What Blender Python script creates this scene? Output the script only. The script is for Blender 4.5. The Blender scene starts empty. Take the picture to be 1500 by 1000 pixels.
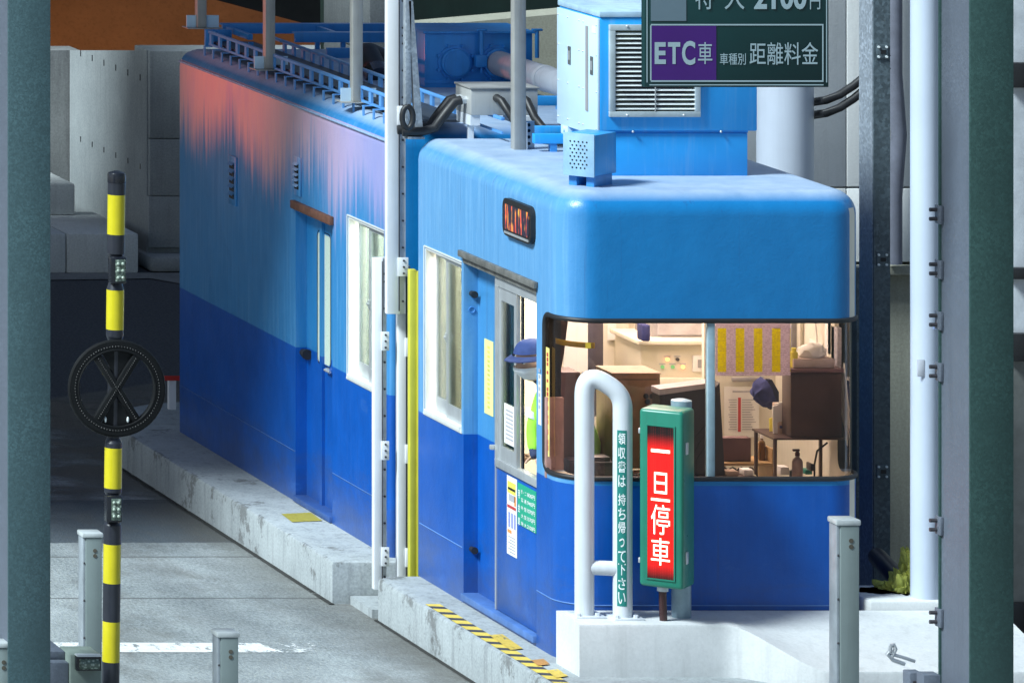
import bpy, bmesh, math, random
from mathutils import Vector, Matrix, noise
random.seed(7)
R = math.radians
scene = bpy.context.scene
COL = scene.collection

# ------------------------------------------------------------------ camera model (used to size things from the photo)
D0, FPX, VX, VY = 36.0, 9000.0, -2250.0, -880.0
CX, CZ = -12.3, 7.4
def Xp(px, Y): return (px - VX) * (D0 + Y) / FPX + CX
def Zp(py, Y): return CZ - (py - VY) * (D0 + Y) / FPX
def at(px, py, Y): return Vector((Xp(px, Y), Y, Zp(py, Y)))
def Yx(px, X): return (X - CX) * FPX / (px - VX) - D0

# ------------------------------------------------------------------ node helpers
def new_mat(name):
    m = bpy.data.materials.new(name); m.use_nodes = True
    nt = m.node_tree; nt.nodes.clear()
    out = nt.nodes.new('ShaderNodeOutputMaterial')
    return m, nt, out
def N(nt, t, **kw):
    n = nt.nodes.new(t)
    for k, v in kw.items():
        if k in n.inputs: n.inputs[k].default_value = v
        else: setattr(n, k, v)
    return n
def L(nt, a, b): nt.links.new(a, b)
def c4(c): return (c[0], c[1], c[2], 1.0)
def coords(nt, scale=(1, 1, 1)):
    g = N(nt, 'ShaderNodeNewGeometry'); mp = N(nt, 'ShaderNodeMapping')
    mp.inputs['Scale'].default_value = scale
    L(nt, g.outputs['Position'], mp.inputs['Vector'])
    return mp.outputs['Vector']
def tex(nt, scale, stretch=(1, 1, 1), detail=6, rough=.6):
    n = N(nt, 'ShaderNodeTexNoise', Scale=scale, Detail=detail, Roughness=rough)
    L(nt, coords(nt, stretch), n.inputs['Vector'])
    return n.outputs['Fac']
def ramp(nt, fac, stops):
    r = N(nt, 'ShaderNodeValToRGB')
    e = r.color_ramp.elements
    while len(e) < len(stops): e.new(.5)
    for i, (p, c) in enumerate(stops):
        e[i].position = p; e[i].color = c4(c) if len(c) == 3 else c
    L(nt, fac, r.inputs['Fac'])
    return r.outputs['Color']
def mixc(nt, fac, a, b, blend='MIX'):
    m = N(nt, 'ShaderNodeMix', data_type='RGBA', blend_type=blend)
    for s, v in ((m.inputs[0], fac), (m.inputs[6], a), (m.inputs[7], b)):
        if hasattr(v, 'links'): L(nt, v, s)
        else: s.default_value = v if isinstance(v, (int, float)) else c4(v)
    return m.outputs[2]
def mth(nt, op, a, b=0.0, clamp=False):
    m = N(nt, 'ShaderNodeMath', operation=op, use_clamp=clamp)
    for s, v in ((m.inputs[0], a), (m.inputs[1], b)):
        if hasattr(v, 'links'): L(nt, v, s)
        else: s.default_value = v
    return m.outputs[0]
def bsdf(nt, out, col, rough=.5, metal=0.0, bump=None, bump_d=.002, spec=.5):
    b = N(nt, 'ShaderNodeBsdfPrincipled')
    for s, v in ((b.inputs['Base Color'], col), (b.inputs['Roughness'], rough), (b.inputs['Metallic'], metal)):
        if hasattr(v, 'links'): L(nt, v, s)
        else: s.default_value = v if isinstance(v, (int, float)) else c4(v)
    b.inputs['Specular IOR Level'].default_value = spec
    if bump is not None:
        bn = N(nt, 'ShaderNodeBump', Strength=1.0, Distance=bump_d)
        L(nt, bump, bn.inputs['Height']); L(nt, bn.outputs['Normal'], b.inputs['Normal'])
    L(nt, b.outputs[0], out.inputs['Surface'])
    return b
def simple(name, col, rough=.5, metal=0.0, var=.18, scale=9.0, streak=0.0, bump=0.0, spec=.5, dirt=(.05, .045, .04)):
    m, nt, out = new_mat(name)
    f = tex(nt, scale)
    lo = tuple(x * (1 - var) for x in col); hi = tuple(min(1, x * (1 + var)) for x in col)
    c = ramp(nt, f, [(.3, lo), (.7, hi)])
    if streak > 0:
        s = tex(nt, 3.0, (9, 9, .5))
        k = N(nt, 'ShaderNodeMapRange'); k.inputs[1].default_value = .5; k.inputs[2].default_value = .75; k.inputs[4].default_value = streak
        L(nt, s, k.inputs[0])
        c = mixc(nt, k.outputs[0], c, dirt)
    fr = tex(nt, scale * 2.3)
    rr = N(nt, 'ShaderNodeMapRange'); rr.inputs[3].default_value = max(0.02, rough - .12); rr.inputs[4].default_value = min(1, rough + .12)
    L(nt, fr, rr.inputs[0])
    bsdf(nt, out, c, rr.outputs[0], metal, tex(nt, scale * 12) if bump else None, bump, spec)
    return m
def emit(name, col, s):
    m, nt, out = new_mat(name)
    e = N(nt, 'ShaderNodeEmission', Strength=s); e.inputs['Color'].default_value = c4(col)
    L(nt, e.outputs[0], out.inputs['Surface'])
    return m
def glass(name, tint, gloss=1.0, ior=1.5):
    m, nt, out = new_mat(name)
    t = N(nt, 'ShaderNodeBsdfTransparent'); t.inputs['Color'].default_value = c4(tint)
    g = N(nt, 'ShaderNodeBsdfGlossy', Roughness=.03)
    fr = N(nt, 'ShaderNodeFresnel', IOR=ior)
    mx = N(nt, 'ShaderNodeMixShader')
    L(nt, mth(nt, 'MULTIPLY', fr.outputs[0], gloss), mx.inputs[0]); L(nt, t.outputs[0], mx.inputs[1]); L(nt, g.outputs[0], mx.inputs[2])
    L(nt, mx.outputs[0], out.inputs['Surface'])
    return m

# ------------------------------------------------------------------ materials
def booth_paint(name, pink=False):
    m, nt, out = new_mat(name)
    geo = N(nt, 'ShaderNodeNewGeometry'); sp = N(nt, 'ShaderNodeSeparateXYZ'); L(nt, geo.outputs['Position'], sp.inputs[0])
    x, y, z = sp.outputs
    f1 = tex(nt, 5.0, (1, 1, .6)); st = tex(nt, 4.0, (7, 7, .35)); fine = tex(nt, 70.0)
    light = ramp(nt, f1, [(.3, (.003, .165, .43)), (.7, (.006, .19, .48))])
    dark = ramp(nt, f1, [(.3, (.001, .075, .36)), (.7, (.002, .094, .44))])
    # chalked, dusty weathering that runs in vertical streaks
    k = N(nt, 'ShaderNodeMapRange'); k.inputs[1].default_value = .48; k.inputs[2].default_value = .78; k.inputs[4].default_value = .30
    L(nt, st, k.inputs[0])
    lane = N(nt, 'ShaderNodeMapRange'); lane.inputs[1].default_value = .16; lane.inputs[2].default_value = .0; lane.inputs[3].default_value = .03; lane.inputs[4].default_value = 1.0
    L(nt, x, lane.inputs[0])      # traffic film: the lane side is chalkier than the front
    chalk = mth(nt, 'MULTIPLY', mth(nt, 'ADD', k.outputs[0], .12 if pink else .40), lane.outputs[0])
    light = mixc(nt, chalk, light, (.26, .51, .76))
    kd = mth(nt, 'MULTIPLY', k.outputs[0], .28)
    dark = mixc(nt, kd, dark, (.10, .20, .50))
    sel = mth(nt, 'GREATER_THAN', z, 1.035)
    col = mixc(nt, sel, dark, light)
    # scuffs on the lower band
    sc = tex(nt, 2.2, (1, 1, 2.2), 9, .72)
    ks = N(nt, 'ShaderNodeMapRange'); ks.inputs[1].default_value = .60; ks.inputs[2].default_value = .74; ks.inputs[4].default_value = .34
    L(nt, sc, ks.inputs[0])
    col = mixc(nt, mth(nt, 'MULTIPLY', ks.outputs[0], mth(nt, 'SUBTRACT', 1.0, sel)), col, (.10, .22, .46))
    # splash grime and scrapes near the foot
    gb = N(nt, 'ShaderNodeMapRange'); gb.inputs[1].default_value = .42; gb.inputs[2].default_value = .0; gb.inputs[4].default_value = .42
    L(nt, mth(nt, 'ADD', z, mth(nt, 'MULTIPLY', mth(nt, 'SUBTRACT', sc, .5), 1.6)), gb.inputs[0])
    col = mixc(nt, gb.outputs[0], col, (.055, .065, .09))
    vr = N(nt, 'ShaderNodeMapRange'); vr.inputs[1].default_value = .62; vr.inputs[2].default_value = .72; vr.inputs[4].default_value = .35
    L(nt, tex(nt, 5.0, (5, 5, .12), 4, .6), vr.inputs[0])
    col = mixc(nt, vr.outputs[0], col, (.03, .07, .20))
    if pink:   # red signal light under the rear eave, painted into the coat as pink streaks
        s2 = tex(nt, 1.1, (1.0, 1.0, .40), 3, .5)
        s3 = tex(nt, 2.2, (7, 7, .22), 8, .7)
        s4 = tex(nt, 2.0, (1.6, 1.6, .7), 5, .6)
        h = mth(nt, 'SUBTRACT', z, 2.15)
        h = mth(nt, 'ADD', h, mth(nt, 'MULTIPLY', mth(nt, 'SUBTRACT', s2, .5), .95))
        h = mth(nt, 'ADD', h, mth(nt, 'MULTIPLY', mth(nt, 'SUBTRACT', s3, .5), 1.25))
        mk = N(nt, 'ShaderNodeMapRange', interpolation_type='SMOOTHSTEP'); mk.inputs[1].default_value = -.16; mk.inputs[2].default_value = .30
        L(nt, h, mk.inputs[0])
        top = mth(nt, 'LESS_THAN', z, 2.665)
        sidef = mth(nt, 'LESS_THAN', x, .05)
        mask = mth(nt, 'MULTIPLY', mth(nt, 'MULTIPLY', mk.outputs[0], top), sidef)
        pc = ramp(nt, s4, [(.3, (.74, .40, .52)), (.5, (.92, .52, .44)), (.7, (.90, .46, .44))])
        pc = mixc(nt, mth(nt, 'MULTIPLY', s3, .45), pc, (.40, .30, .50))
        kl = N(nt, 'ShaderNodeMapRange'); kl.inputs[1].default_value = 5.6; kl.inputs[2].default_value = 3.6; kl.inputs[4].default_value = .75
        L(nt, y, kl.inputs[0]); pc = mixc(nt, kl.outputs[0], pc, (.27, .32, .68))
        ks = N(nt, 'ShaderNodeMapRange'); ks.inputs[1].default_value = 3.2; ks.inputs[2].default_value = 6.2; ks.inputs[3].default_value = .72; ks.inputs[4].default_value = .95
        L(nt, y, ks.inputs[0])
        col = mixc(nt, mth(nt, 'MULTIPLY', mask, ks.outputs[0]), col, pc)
    # dusty roof
    nz = N(nt, 'ShaderNodeSeparateXYZ'); L(nt, geo.outputs['Normal'], nz.inputs[0])
    rf = N(nt, 'ShaderNodeMapRange'); rf.inputs[1].default_value = .6; rf.inputs[2].default_value = .98; rf.inputs[4].default_value = .75
    L(nt, nz.outputs[2], rf.inputs[0])
    dust = ramp(nt, tex(nt, 6.0), [(.3, (.34, .43, .54)), (.7, (.52, .60, .70))])
    col = mixc(nt, rf.outputs[0], col, dust)
    rr = N(nt, 'ShaderNodeMapRange'); rr.inputs[3].default_value = .24; rr.inputs[4].default_value = .42
    L(nt, tex(nt, 3.0), rr.inputs[0])
    rg = mixc(nt, rf.outputs[0], rr.outputs[0], (.6, .6, .6))
    h = mth(nt, 'ADD', mth(nt, 'MULTIPLY', fine, .12), tex(nt, 1.6))
    bsdf(nt, out, col, rg, 0.0, h, .010)
    return m
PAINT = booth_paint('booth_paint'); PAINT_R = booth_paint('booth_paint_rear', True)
def concrete(name, lo, hi, streak=.5, streak_col=(.10, .10, .09), rough=.85, chip=0.0, spk=.35):
    m, nt, out = new_mat(name)
    c = ramp(nt, tex(nt, 3.0, (1, 1, 1), 9, .68), [(.25, lo), (.75, hi)])
    sp = tex(nt, 60.0, (1, 1, 1), 3)
    c = mixc(nt, spk, c, ramp(nt, sp, [(.3, tuple(x * .55 for x in lo)), (.7, hi)]))
    k = N(nt, 'ShaderNodeMapRange'); k.inputs[1].default_value = .5; k.inputs[2].default_value = .8; k.inputs[4].default_value = streak
    L(nt, tex(nt, 2.6, (6, 6, .5), 8, .65), k.inputs[0])
    c = mixc(nt, k.outputs[0], c, streak_col)
    k2 = N(nt, 'ShaderNodeMapRange'); k2.inputs[1].default_value = .565; k2.inputs[2].default_value = .615; k2.inputs[4].default_value = chip
    cn_ = tex(nt, 2.6, (1, 1, 1), 12, .78)
    if chip > 0:      # arrises are knocked off along the top edge
        geo = N(nt, 'ShaderNodeNewGeometry'); sp_ = N(nt, 'ShaderNodeSeparateXYZ'); L(nt, geo.outputs['Position'], sp_.inputs[0])
        ke = N(nt, 'ShaderNodeMapRange'); ke.inputs[1].default_value = -.13; ke.inputs[2].default_value = -.01; ke.inputs[4].default_value = .05
        L(nt, sp_.outputs[2], ke.inputs[0]); nup = mth(nt, 'LESS_THAN', sp_.outputs[2], -.0015)
        cn_ = mth(nt, 'ADD', cn_, mth(nt, 'MULTIPLY', ke.outputs[0], nup))
    L(nt, cn_, k2.inputs[0])
    c = mixc(nt, k2.outputs[0], c, (.07, .065, .06))
    bsdf(nt, out, c, rough, 0, mth(nt, 'ADD', sp, mth(nt, 'MULTIPLY', tex(nt, 9.0), .6)), .0013, .3)
    return m
CONC_W = concrete('white_concrete', (.58, .60, .60), (.74, .76, .76), .42, (.36, .37, .36), spk=.14)
CONC_K = concrete('kerb_concrete', (.27, .30, .31), (.47, .51, .52), .62, (.11, .115, .12), chip=.6)
CONC_P = concrete('panel_concrete', (.74, .76, .74), (.86, .87, .85), .30, (.42, .42, .40), spk=.10)
CONC_D = concrete('dark_concrete', (.17, .18, .18), (.27, .28, .28), .6, (.06, .06, .07))
CONC_B = concrete('beige_concrete', (.30, .30, .24), (.42, .42, .34), .4, (.15, .15, .12))
CONC_S = concrete('shot_concrete', (.24, .27, .28), (.36, .39, .40), .3, (.12, .12, .12))
def galv(name, col, metal=.55, rough=.45, scale=38, flecks=.35):
    m, nt, out = new_mat(name)
    v = N(nt, 'ShaderNodeTexVoronoi', Scale=scale); L(nt, coords(nt), v.inputs['Vector'])
    sx = N(nt, 'ShaderNodeSeparateColor'); L(nt, v.outputs['Color'], sx.inputs[0])
    f = mth(nt, 'MULTIPLY', sx.outputs[0], tex(nt, 3.0))
    c = ramp(nt, f, [(.05, tuple(x * (1 - flecks) for x in col)), (.35, col), (.62, tuple(min(1, x * (1 + 1.6 * flecks)) for x in col))])
    k = N(nt, 'ShaderNodeMapRange'); k.inputs[1].default_value = .55; k.inputs[2].default_value = .8; k.inputs[4].default_value = .35
    L(nt, tex(nt, 2.0, (5, 5, .4), 8), k.inputs[0])
    c = mixc(nt, k.outputs[0], c, tuple(x * .45 for x in col))
    rr = N(nt, 'ShaderNodeMapRange'); rr.inputs[3].default_value = rough - .1; rr.inputs[4].default_value = rough + .15
    L(nt, f, rr.inputs[0])
    bsdf(nt, out, c, rr.outputs[0], metal, tex(nt, 25.0), .0015)
    return m
GREEN_G = galv('green_grey_galvanised', (.058, .112, .125), .1, .5, 110, .18)
GREEN_D = galv('dark_green_galvanised', (.028, .072, .066), .1, .55, 80, .15)
GALV = galv('galvanised_steel', (.30, .34, .38), .15, .5, 60, .25)
GALV_D = galv('dark_galvanised', (.10, .135, .155), .12, .5, 60, .3)
GALV_L = galv('pale_galvanised', (.115, .135, .17), .1, .55, 90, .10)
WHITE = simple('white_paint', (.80, .82, .84), .4, 0, .05, 4, .18, dirt=(.35, .36, .36))
WHITE2 = simple('grey_white_paint', (.62, .66, .70), .35, 0, .06, 3, .22, dirt=(.30, .33, .36))
GPOST = simple('grey_post_paint', (.36, .36, .34), .5, .1, .1, 6, .25)
ALU = simple('aluminium', (.56, .59, .61), .38, .55, .08, 7, .15, dirt=(.2, .2, .2))
ALU_D = simple('dark_aluminium', (.20, .22, .23), .4, .6, .1, 7)
BOLL = simple('bollard_grey_paint', (.22, .27, .265), .42, .1, .05, 5, .12)
BLUE_L = simple('light_blue_enamel', (.02, .32, .76), .38, 0, .06, 3, .2, dirt=(.35, .5, .68))
BLUE_P = simple('pale_blue_enamel', (.52, .70, .85), .34, 0, .05, 3, .25, dirt=(.6, .66, .72))
BLUE_M = simple('mid_blue_enamel', (.04, .25, .62), .38, 0, .1, 4, .25, dirt=(.04, .09, .2))
BLUE_K = simple('tray_blue_enamel', (.10, .30, .64), .35, 0, .12, 6, .2, dirt=(.12, .15, .25))
TANK_B = simple('tank_blue_enamel', (.03, .26, .68), .35, 0, .12, 4, .2, dirt=(.02, .07, .2))
BLACK = simple('black_rubber', (.015, .016, .018), .5, 0, .2, 12)
BLACKG = simple('black_gloss', (.012, .014, .02), .25, 0, .2, 12)
STRIPE_K = simple('navy_black_stripe', (.022, .025, .035), .38, 0, .15, 12)
YEL = simple('yellow_stripe', (.62, .53, .015), .35, 0, .06, 12)
YEL_P = simple('yellow_post_paint', (.55, .52, .05), .45, 0, .08, 6, .3, dirt=(.3, .3, .1))
JBOX = simple('grey_junction_paint', (.40, .41, .40), .45, .2, .07, 6, .2)
RUST = simple('rusty_brown', (.13, .055, .035), .7, .1, .35, 14, .3)
GREEN_S = simple('green_sign_enamel', (.004, .036, .038), .35, 0, .08, 4)
LED_G = simple('green_case_paint', (.018, .20, .135), .32, 0, .1, 5, .15)
STICK_G = simple('green_sticker', (.012, .20, .17), .4, 0, .05, 5)
PRICE_G = simple('price_green', (.02, .36, .22), .4, 0, .05, 5)
PURPLE = simple('purple_enamel', (.055, .012, .16), .35, 0, .05, 4)
SILVER = simple('sign_silver', (.33, .44, .48), .4, 0, .05, 5)
SILVER_D = simple('sign_grey', (.13, .19, .23), .4, 0, .05, 5)
LETTER = simple('white_letter', (.78, .84, .84), .4, 0, .03, 5)
PAPER = simple('white_paper', (.78, .77, .74), .8, 0, .04, 10)
PAPER_G = simple('greyish_print', (.35, .33, .36), .8, 0, .25, 60)
YPAPER = simple('yellow_paper', (.80, .70, .10), .7, 0, .05, 10)
YNOTE = simple('pale_yellow_notice', (.80, .82, .30), .6, 0, .05, 10)
RED = simple('red_ink', (.50, .05, .05), .6, 0, .1, 20)
BLUEINK = simple('blue_ink', (.25, .28, .62), .6, 0, .1, 20)
ORANGE = simple('orange_ink', (.75, .28, .08), .6, 0, .1, 20)
GREYINK = simple('grey_ink', (.40, .40, .44), .7, 0, .1, 20)
CREAM = simple('cream_board', (.74, .70, .58), .55, 0, .05, 3, .08)
CREAM_D = simple('cream_case', (.66, .62, .50), .45, 0, .05, 3)
CARD = simple('cardboard', (.26, .165, .115), .8, 0, .12, 10)
CARD_L = simple('cardboard_light', (.40, .29, .22), .8, 0, .12, 10)
DGREY = simple('dark_plastic', (.045, .042, .048), .4, 0, .12, 10)
MGREY = simple('mid_grey_plastic', (.30, .29, .30), .5, 0, .1, 10)
BROWN = simple('dark_brown_cabinet', (.075, .042, .035), .45, 0, .15, 6)
WOOD = simple('light_wood', (.42, .27, .12), .5, 0, .15, 12)
MAROON = simple('maroon_cover', (.16, .085, .09), .55, 0, .1, 9)
NAVY = simple('navy_cloth', (.028, .035, .13), .85, 0, .2, 30)
CAPBLUE = simple('cap_blue_cloth', (.025, .05, .17), .85, 0, .15, 30)
HIVIS = simple('hivis_cloth', (.34, .80, .06), .7, 0, .08, 20)
NETY = simple('yellow_net', (.50, .52, .10), .75, 0, .3, 25)
SKIN = simple('skin', (.52, .32, .23), .55, 0, .06, 20)
HAIR = simple('dark_hair', (.02, .016, .014), .6, 0, .2, 40)
MASKW = simple('mask_white', (.78, .82, .84), .8, 0, .04, 30)
AMBER = simple('amber_bottle', (.16, .07, .012), .15, 0, .1, 10)
FLOOR_IN = simple('grey_lino', (.22, .22, .21), .6, 0, .1, 8)
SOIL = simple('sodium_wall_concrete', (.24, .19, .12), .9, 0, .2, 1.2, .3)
DARKW = simple('dark_green_hoarding', (.006, .020, .016), .6, 0, .3, 3, .4, dirt=(.012, .03, .024))
DARKB = simple('dark_bridge_concrete', (.020, .022, .020), .85, 0, .4, 2)
TRAYBED = simple('tray_lid', (.035, .045, .06), .5, .2, .2, 5)
GLASS_F = glass('tinted_glass', (.66, .54, .53), 1.2)
GLASS_C = glass('clear_glass', (.88, .92, .90), .8)
LED_W = emit('led_core', (1, .13, .11), 13.0)
LED_R = emit('led_halo', (1, .02, .012), 1.5)
LAMP_IN = emit('tube_light', (1, .95, .84), 6.0)
PLED_O = emit('pilot_lamp_orange', (1, .32, .08), 6.0)
PLED_G = emit('pilot_lamp_green', (.35, .9, .3), .8)
def curtain_mat():
    m, nt, out = new_mat('curtain_cloth')
    d = N(nt, 'ShaderNodeBsdfDiffuse'); t = N(nt, 'ShaderNodeBsdfTranslucent')
    c = ramp(nt, tex(nt, 6.0), [(.3, (.78, .86, .84)), (.7, (.88, .93, .92))])
    L(nt, c, d.inputs['Color']); L(nt, c, t.inputs['Color'])
    mx = N(nt, 'ShaderNodeMixShader', Fac=.5); L(nt, d.outputs[0], mx.inputs[1]); L(nt, t.outputs[0], mx.inputs[2])
    L(nt, mx.outputs[0], out.inputs['Surface']); return m
CURTAIN = curtain_mat()
def blind_mat():
    m, nt, out = new_mat('blind_slats')
    geo = N(nt, 'ShaderNodeNewGeometry'); sp = N(nt, 'ShaderNodeSeparateXYZ'); L(nt, geo.outputs['Position'], sp.inputs[0])
    fr = mth(nt, 'FRACT', mth(nt, 'MULTIPLY', sp.outputs[2], 42.0))
    c = ramp(nt, fr, [(.0, (.60, .66, .56)), (.22, (.82, .87, .76)), (.8, (.86, .90, .80)), (1.0, (.64, .69, .58))])
    d = N(nt, 'ShaderNodeBsdfDiffuse'); t = N(nt, 'ShaderNodeBsdfTranslucent')
    L(nt, c, d.inputs['Color']); L(nt, c, t.inputs['Color'])
    mx = N(nt, 'ShaderNodeMixShader', Fac=.65); L(nt, d.outputs[0], mx.inputs[1]); L(nt, t.outputs[0], mx.inputs[2])
    L(nt, mx.outputs[0], out.inputs['Surface']); return m
BLIND = blind_mat()
def led_panel_mat(name, cells, on=.5):
    m, nt, out = new_mat(name)
    v = N(nt, 'ShaderNodeTexVoronoi', Scale=cells); v.inputs['Randomness'].default_value = 0
    L(nt, coords(nt), v.inputs['Vector'])
    dot = mth(nt, 'LESS_THAN', v.outputs['Distance'], .32)
    c = mixc(nt, dot, (.006, .002, .002), (.11, .012, .010))
    b = bsdf(nt, out, c, .4)
    if on:  # red bloom around the characters, put in as panel emission
        geo = N(nt, 'ShaderNodeNewGeometry'); sp = N(nt, 'ShaderNodeSeparateXYZ'); L(nt, geo.outputs['Position'], sp.inputs[0])
        mid = mth(nt, 'ABSOLUTE', mth(nt, 'SUBTRACT', sp.outputs[2], .985))
        k = N(nt, 'ShaderNodeMapRange', interpolation_type='SMOOTHSTEP'); k.inputs[1].default_value = .43; k.inputs[2].default_value = .31; k.inputs[3].default_value = .0; k.inputs[4].default_value = on
        L(nt, mid, k.inputs[0]); b.inputs['Emission Color'].default_value = (1, .006, .004, 1)
        L(nt, mth(nt, 'MULTIPLY', k.outputs[0], mth(nt, 'ADD', mth(nt, 'MULTIPLY', dot, .12), .88)), b.inputs['Emission Strength'])
    return m
LED_BACK = led_panel_mat('led_matrix', 115, .78)
def side_display_mat():
    m, nt, out = new_mat('roadside_led_display')
    f = tex(nt, 5.0, (1, 6, 1.2), 4, .5); g = tex(nt, 9.0, (1, 5, 1.6), 3, .5)
    c = ramp(nt, g, [(.3, (.9, .03, .02)), (.5, (1, .16, .02)), (.66, (.9, .55, .03))])
    k = N(nt, 'ShaderNodeMapRange'); k.inputs[1].default_value = .52; k.inputs[2].default_value = .60; k.inputs[4].default_value = .8
    L(nt, f, k.inputs[0])
    b = bsdf(nt, out, (.035, .03, .05), .3)
    L(nt, c, b.inputs['Emission Color']); L(nt, k.outputs[0], b.inputs['Emission Strength'])
    return m
SIDE_DISP = side_display_mat()
def road_mat():
    m, nt, out = new_mat('lane_surface')
    geo = N(nt, 'ShaderNodeNewGeometry'); sp = N(nt, 'ShaderNodeSeparateXYZ'); L(nt, geo.outputs['Position'], sp.inputs[0])
    x, y, z = sp.outputs
    agg = tex(nt, 55.0, (1, .45, 1), 4, .7); big = tex(nt, 1.1, (1, .5, 1), 8, .65); w = tex(nt, 1.9, (.7, 1.1, 1), 9, .72)
    con = ramp(nt, big, [(.32, (.12, .145, .15)), (.5, (.27, .30, .30)), (.66, (.46, .50, .50))])
    con = mixc(nt, .42, con, ramp(nt, agg, [(.28, (.07, .075, .08)), (.5, (.31, .335, .335)), (.72, (.56, .59, .58))]))
    # wet, oily patches on the far part of the slab
    fw = N(nt, 'ShaderNodeMapRange'); fw.inputs[1].default_value = 5.0; fw.inputs[2].default_value = 7.2
    L(nt, y, fw.inputs[0])
    kw = N(nt, 'ShaderNodeMapRange'); kw.inputs[1].default_value = .40; kw.inputs[2].default_value = .56
    L(nt, w, kw.inputs[0])
    wet = mth(nt, 'MULTIPLY', fw.outputs[0], kw.outputs[0])
    con = mixc(nt, mth(nt, 'MULTIPLY', wet, .82), con, (.05, .048, .045))
    # smooth dark joint band across the lane
    yb = mth(nt, 'ADD', y, mth(nt, 'MULTIPLY', w, .25))
    band = mth(nt, 'MULTIPLY', mth(nt, 'GREATER_THAN', yb, 5.35), mth(nt, 'LESS_THAN', yb, 6.95))
    con = mixc(nt, mth(nt, 'MULTIPLY', band, .85), con, (.06, .078, .095))
    # brown drip stains and a dirty margin along the kerbs
    sd = N(nt, 'ShaderNodeMapRange'); sd.inputs[1].default_value = .50; sd.inputs[2].default_value = .66; sd.inputs[4].default_value = .55
    L(nt, tex(nt, 1.5, (1, .45, 1), 10, .72), sd.inputs[0])
    con = mixc(nt, sd.outputs[0], con, (.12, .115, .10))
    ed = N(nt, 'ShaderNodeMapRange'); ed.inputs[1].default_value = -.95; ed.inputs[2].default_value = -.30; ed.inputs[4].default_value = .75
    L(nt, mth(nt, 'ADD', x, mth(nt, 'MULTIPLY', mth(nt, 'SUBTRACT', w, .5), .9)), ed.inputs[0])
    con = mixc(nt, ed.outputs[0], con, (.10, .095, .085))
    for xt in (-1.25, -2.75):
        dx_ = mth(nt, 'ABSOLUTE', mth(nt, 'SUBTRACT', mth(nt, 'ADD', x, mth(nt, 'MULTIPLY', mth(nt, 'SUBTRACT', big, .5), .5)), xt))
        kt = N(nt, 'ShaderNodeMapRange', interpolation_type='SMOOTHSTEP'); kt.inputs[1].default_value = .32; kt.inputs[2].default_value = .06; kt.inputs[4].default_value = .42
        L(nt, dx_, kt.inputs[0]); con = mixc(nt, mth(nt, 'MULTIPLY', kt.outputs[0], w), con, (.05, .055, .06))
    for yj in (.55, 3.35, 4.75):
        dj = mth(nt, 'ABSOLUTE', mth(nt, 'SUBTRACT', mth(nt, 'ADD', y, mth(nt, 'MULTIPLY', w, .06)), yj))
        con = mixc(nt, mth(nt, 'MULTIPLY', mth(nt, 'LESS_THAN', dj, .02), .6), con, (.06, .06, .06))
    asp = ramp(nt, agg, [(.3, (.045, .05, .058)), (.7, (.10, .11, .125))])
    ya = mth(nt, 'ADD', y, mth(nt, 'MULTIPLY', x, -.75))
    sel = N(nt, 'ShaderNodeMapRange'); sel.inputs[1].default_value = 11.35; sel.inputs[2].default_value = 11.45
    L(nt, mth(nt, 'ADD', ya, mth(nt, 'MULTIPLY', w, .3)), sel.inputs[0])
    c = mixc(nt, sel.outputs[0], con, asp)
    r = mixc(nt, mth(nt, 'MULTIPLY', wet, mth(nt, 'SUBTRACT', 1.0, sel.outputs[0])), (.85, .85, .85), (.42, .42, .42))
    bsdf(nt, out, c, r, 0, agg, .008, .35); return m
ROAD = road_mat()
def worn_mark(name, col, thr=.46, zig=False, fadex=None):
    m, nt, out = new_mat(name)
    c = ramp(nt, tex(nt, 25.0), [(.3, tuple(x * .8 for x in col)), (.7, col)])
    if zig:
        geo = N(nt, 'ShaderNodeNewGeometry'); sp = N(nt, 'ShaderNodeSeparateXYZ'); L(nt, geo.outputs['Position'], sp.inputs[0])
        fr = mth(nt, 'FRACT', mth(nt, 'MULTIPLY', mth(nt, 'ADD', sp.outputs[1], mth(nt, 'MULTIPLY', sp.outputs[0], .25)), 5.6))
        c = mixc(nt, mth(nt, 'GREATER_THAN', fr, .58), c, (.055, .055, .06))
    b = bsdf(nt, out, c, .6)
    t = N(nt, 'ShaderNodeBsdfTransparent')
    k = N(nt, 'ShaderNodeMapRange'); k.inputs[1].default_value = thr - .05; k.inputs[2].default_value = thr + .05
    wn = tex(nt, 14.0, (1, .5, 1), 8, .7)
    if fadex is not None:
        geo = N(nt, 'ShaderNodeNewGeometry'); sp = N(nt, 'ShaderNodeSeparateXYZ'); L(nt, geo.outputs['Position'], sp.inputs[0])
        kf = N(nt, 'ShaderNodeMapRange'); kf.inputs[1].default_value = fadex - .7; kf.inputs[2].default_value = fadex; kf.inputs[4].default_value = .34
        L(nt, sp.outputs[0], kf.inputs[0]); wn = mth(nt, 'SUBTRACT', wn, kf.outputs[0])
    L(nt, wn, k.inputs[0])
    mx = N(nt, 'ShaderNodeMixShader'); L(nt, k.outputs[0], mx.inputs[0]); L(nt, t.outputs[0], mx.inputs[1]); L(nt, b.outputs[0], mx.inputs[2])
    L(nt, mx.outputs[0], out.inputs['Surface']); return m
MARK_W = worn_mark('worn_white_line', (.80, .82, .80), .42, False, -.65)
MARK_Y = worn_mark('worn_yellow_paint', (.70, .50, .08), .40)
MARK_YO = worn_mark('worn_olive_paint', (.42, .36, .05), .36)
MARK_Z = worn_mark('worn_hazard_paint', (.80, .60, .10), .30, True)
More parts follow.
